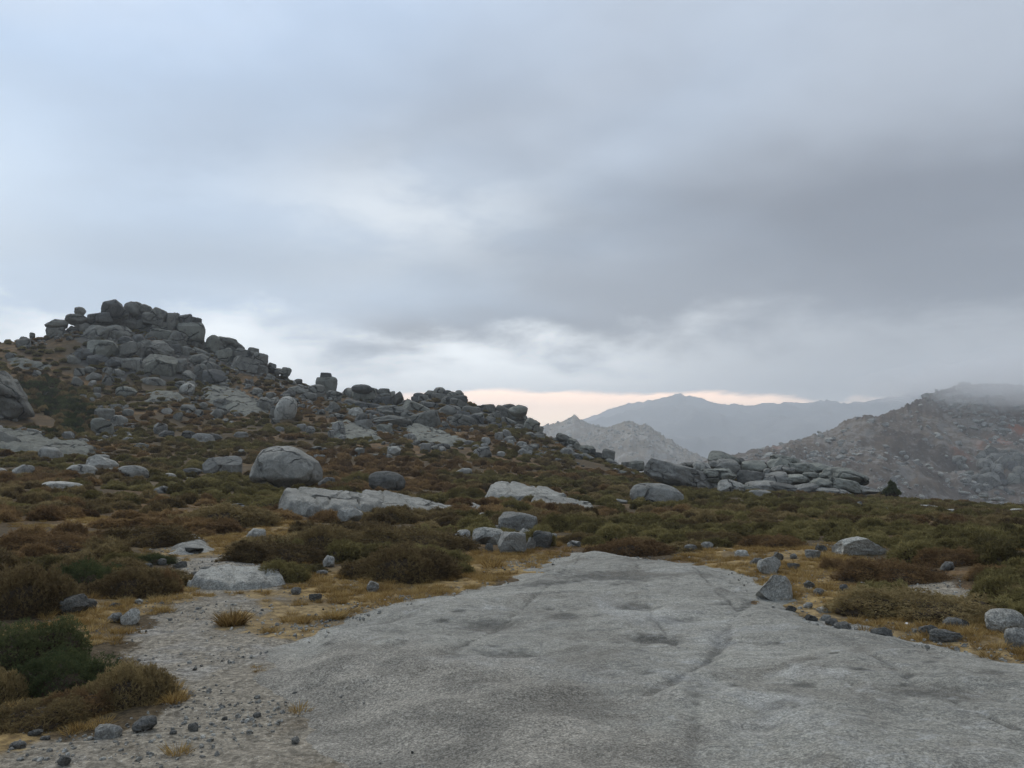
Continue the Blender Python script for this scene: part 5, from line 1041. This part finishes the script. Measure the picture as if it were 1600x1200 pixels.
scatter('hillside_rubble', np.stack([gx2[q], gy2[q], H(gx2[q], gy2[q]) + sz * .5], 1), np.stack([rg.uniform(-.3, .3, len(q)), rg.uniform(-.3, .3, len(q)), rg.uniform(0, 6.28, len(q))], 1), sz[:, None] * rg.uniform(.7, 1.6, (len(q), 3)) * np.array([1.2, 1, .8]), srch, rg.integers(0, len(srch), len(q)))
def on_hill(objs, n, smin, smax, seed, dens):
    rg = np.random.default_rng(seed); pts = []
    for o in objs:
        me = o.data; nv = len(me.vertices); co = np.empty(nv * 3, np.float32); me.vertices.foreach_get('co', co); co = co.reshape(-1, 3)
        a = np.empty(len(me.polygons) * 4, np.int32); me.loops.foreach_get('vertex_index', a); f = co[a.reshape(-1, 4)]
        ar = np.linalg.norm(np.cross(f[:, 2] - f[:, 0], f[:, 3] - f[:, 1]), axis=1); facing = f.mean(1)
        ar = ar * dens(facing); ar /= ar.sum(); k = rg.choice(len(f), n // len(objs), p=ar); uv = rg.random((len(k), 2))
        p = f[k]; pts.append((p[:, 0] * (1 - uv[:, :1]) + p[:, 1] * uv[:, :1]) * (1 - uv[:, 1:]) + (p[:, 3] * (1 - uv[:, :1]) + p[:, 2] * uv[:, :1]) * uv[:, 1:])
    p = np.concatenate(pts); s = smin * (smax / smin) ** (rg.random(len(p)) ** 2.6); return p, s, rg
front_of = lambda r1: (lambda c: (np.hypot(c[:, 0], c[:, 1]) < r1) * np.clip(fbm2(c[:, 0] * .012, c[:, 1] * .012, 4, 110) + .55 * fbm2(c[:, 0] * .06, c[:, 1] * .06, 2, 111) + .35, .04, 2) * (c[:, 2] > -60))
p, s, r2 = on_hill([rh], 8000, .3, 1.9, 120, front_of(790))
srcm = [o for o in (first('r', 'm'), first('b', 'm'), first('f', 'p'), first('r', 'p'), first('a', 'm')) if o]
scatter('hillside_boulders', p + np.array([0, 0, .25]) * s[:, None], np.stack([r2.uniform(-.3, .3, len(p)), r2.uniform(-.3, .3, len(p)), r2.uniform(0, 6.28, len(p))], 1), s[:, None] * r2.uniform(.6, 1.5, (len(p), 3)) * np.array([1.3, 1, .75]), srcm, r2.integers(0, len(srcm), len(p)))
p, s, r2 = on_hill([pa, pb], 7000, .5, 2.6, 121, lambda c: np.clip((c[:, 2] + 40) / 60, .1, 3) * (c[:, 2] > -50))
scatter('peak_boulders', p, np.stack([r2.uniform(-.4, .4, len(p)), r2.uniform(-.4, .4, len(p)), r2.uniform(0, 6.28, len(p))], 1), s[:, None] * r2.uniform(.6, 1.4, (len(p), 3)), srcm, r2.integers(0, len(srcm), len(p)))

# ------------------------------------------------------------------ air
def volume_mat(name, col, dens, aniso):
    m = bpy.data.materials.new(name); m.use_nodes = True; g = G(m.node_tree)
    v = g.n('ShaderNodeVolumePrincipled', None, Color=col, Density=dens, Anisotropy=aniso); o = g.n('ShaderNodeOutputMaterial'); lk(g.t, v.outputs[0], o.inputs['Volume'])
    return m
def box(name, lo, hi, mat):
    V = [(x, y, z) for z in (lo[2], hi[2]) for y in (lo[1], hi[1]) for x in (lo[0], hi[0])]
    F = [(0, 2, 3, 1), (4, 5, 7, 6), (0, 1, 5, 4), (2, 6, 7, 3), (0, 4, 6, 2), (1, 3, 7, 5)]
    o = link(name, mk_mesh(name, V, F, False), mat); return tag(o, kind='stuff')
box('haze', (-6900, -6900, -125), (6900, 6900, 440), volume_mat('haze', (0.93, 0.97, 1.0), HAZE, 0.35))
MIST = volume_mat('mist', (1, 1, 1), 0.0045, 0.2)
for i, (u, v, r, rx, ry, rz) in enumerate([(1510, 604, 690, 62, 60, 13), (1580, 596, 700, 80, 70, 18), (1690, 590, 720, 120, 80, 26), (1450, 604, 730, 40, 50, 8), (1550, 622, 668, 62, 40, 9), (1560, 585, 740, 100, 60, 16)]):
    d = ray_dir(u, v); q = math.hypot(d[0], d[1]); V2, F2 = ICO[4]
    c = np.array([d[0] / q * r, d[1] / q * r, EYE + d[2] / q * r]); vv = V2 * (1 + .28 * fbm3(V2 * 1.7 + i * 5, 4, 130 + i))[:, None] * np.array([rx, ry, rz])
    o = link('mist', mk_mesh('mist', vv, F2), MIST); o.location = c; o.rotation_euler = (0, R(-4), -math.atan2(d[0], d[1])); tag(o, kind='stuff')

# bare rock showing between the blocks of the outcrops
nv = len(ground.data.vertices); co = np.empty(nv * 3, np.float32); ground.data.vertices.foreach_get('co', co); co = co.reshape(-1, 3)
rk = np.zeros(nv); far_ = np.nonzero((np.hypot(co[:, 0], co[:, 1]) > 55) & (np.hypot(co[:, 0], co[:, 1]) < 200) & (co[:, 1] > 0))[0]
for bx, by, bs in BLK:
    dd = np.hypot(co[far_, 0] - bx, co[far_, 1] - by); rk[far_] = np.maximum(rk[far_], 1 - sstep(dd, bs * .9, bs * 1.7 + .5))
attr(ground.data, 'rocky', rk)
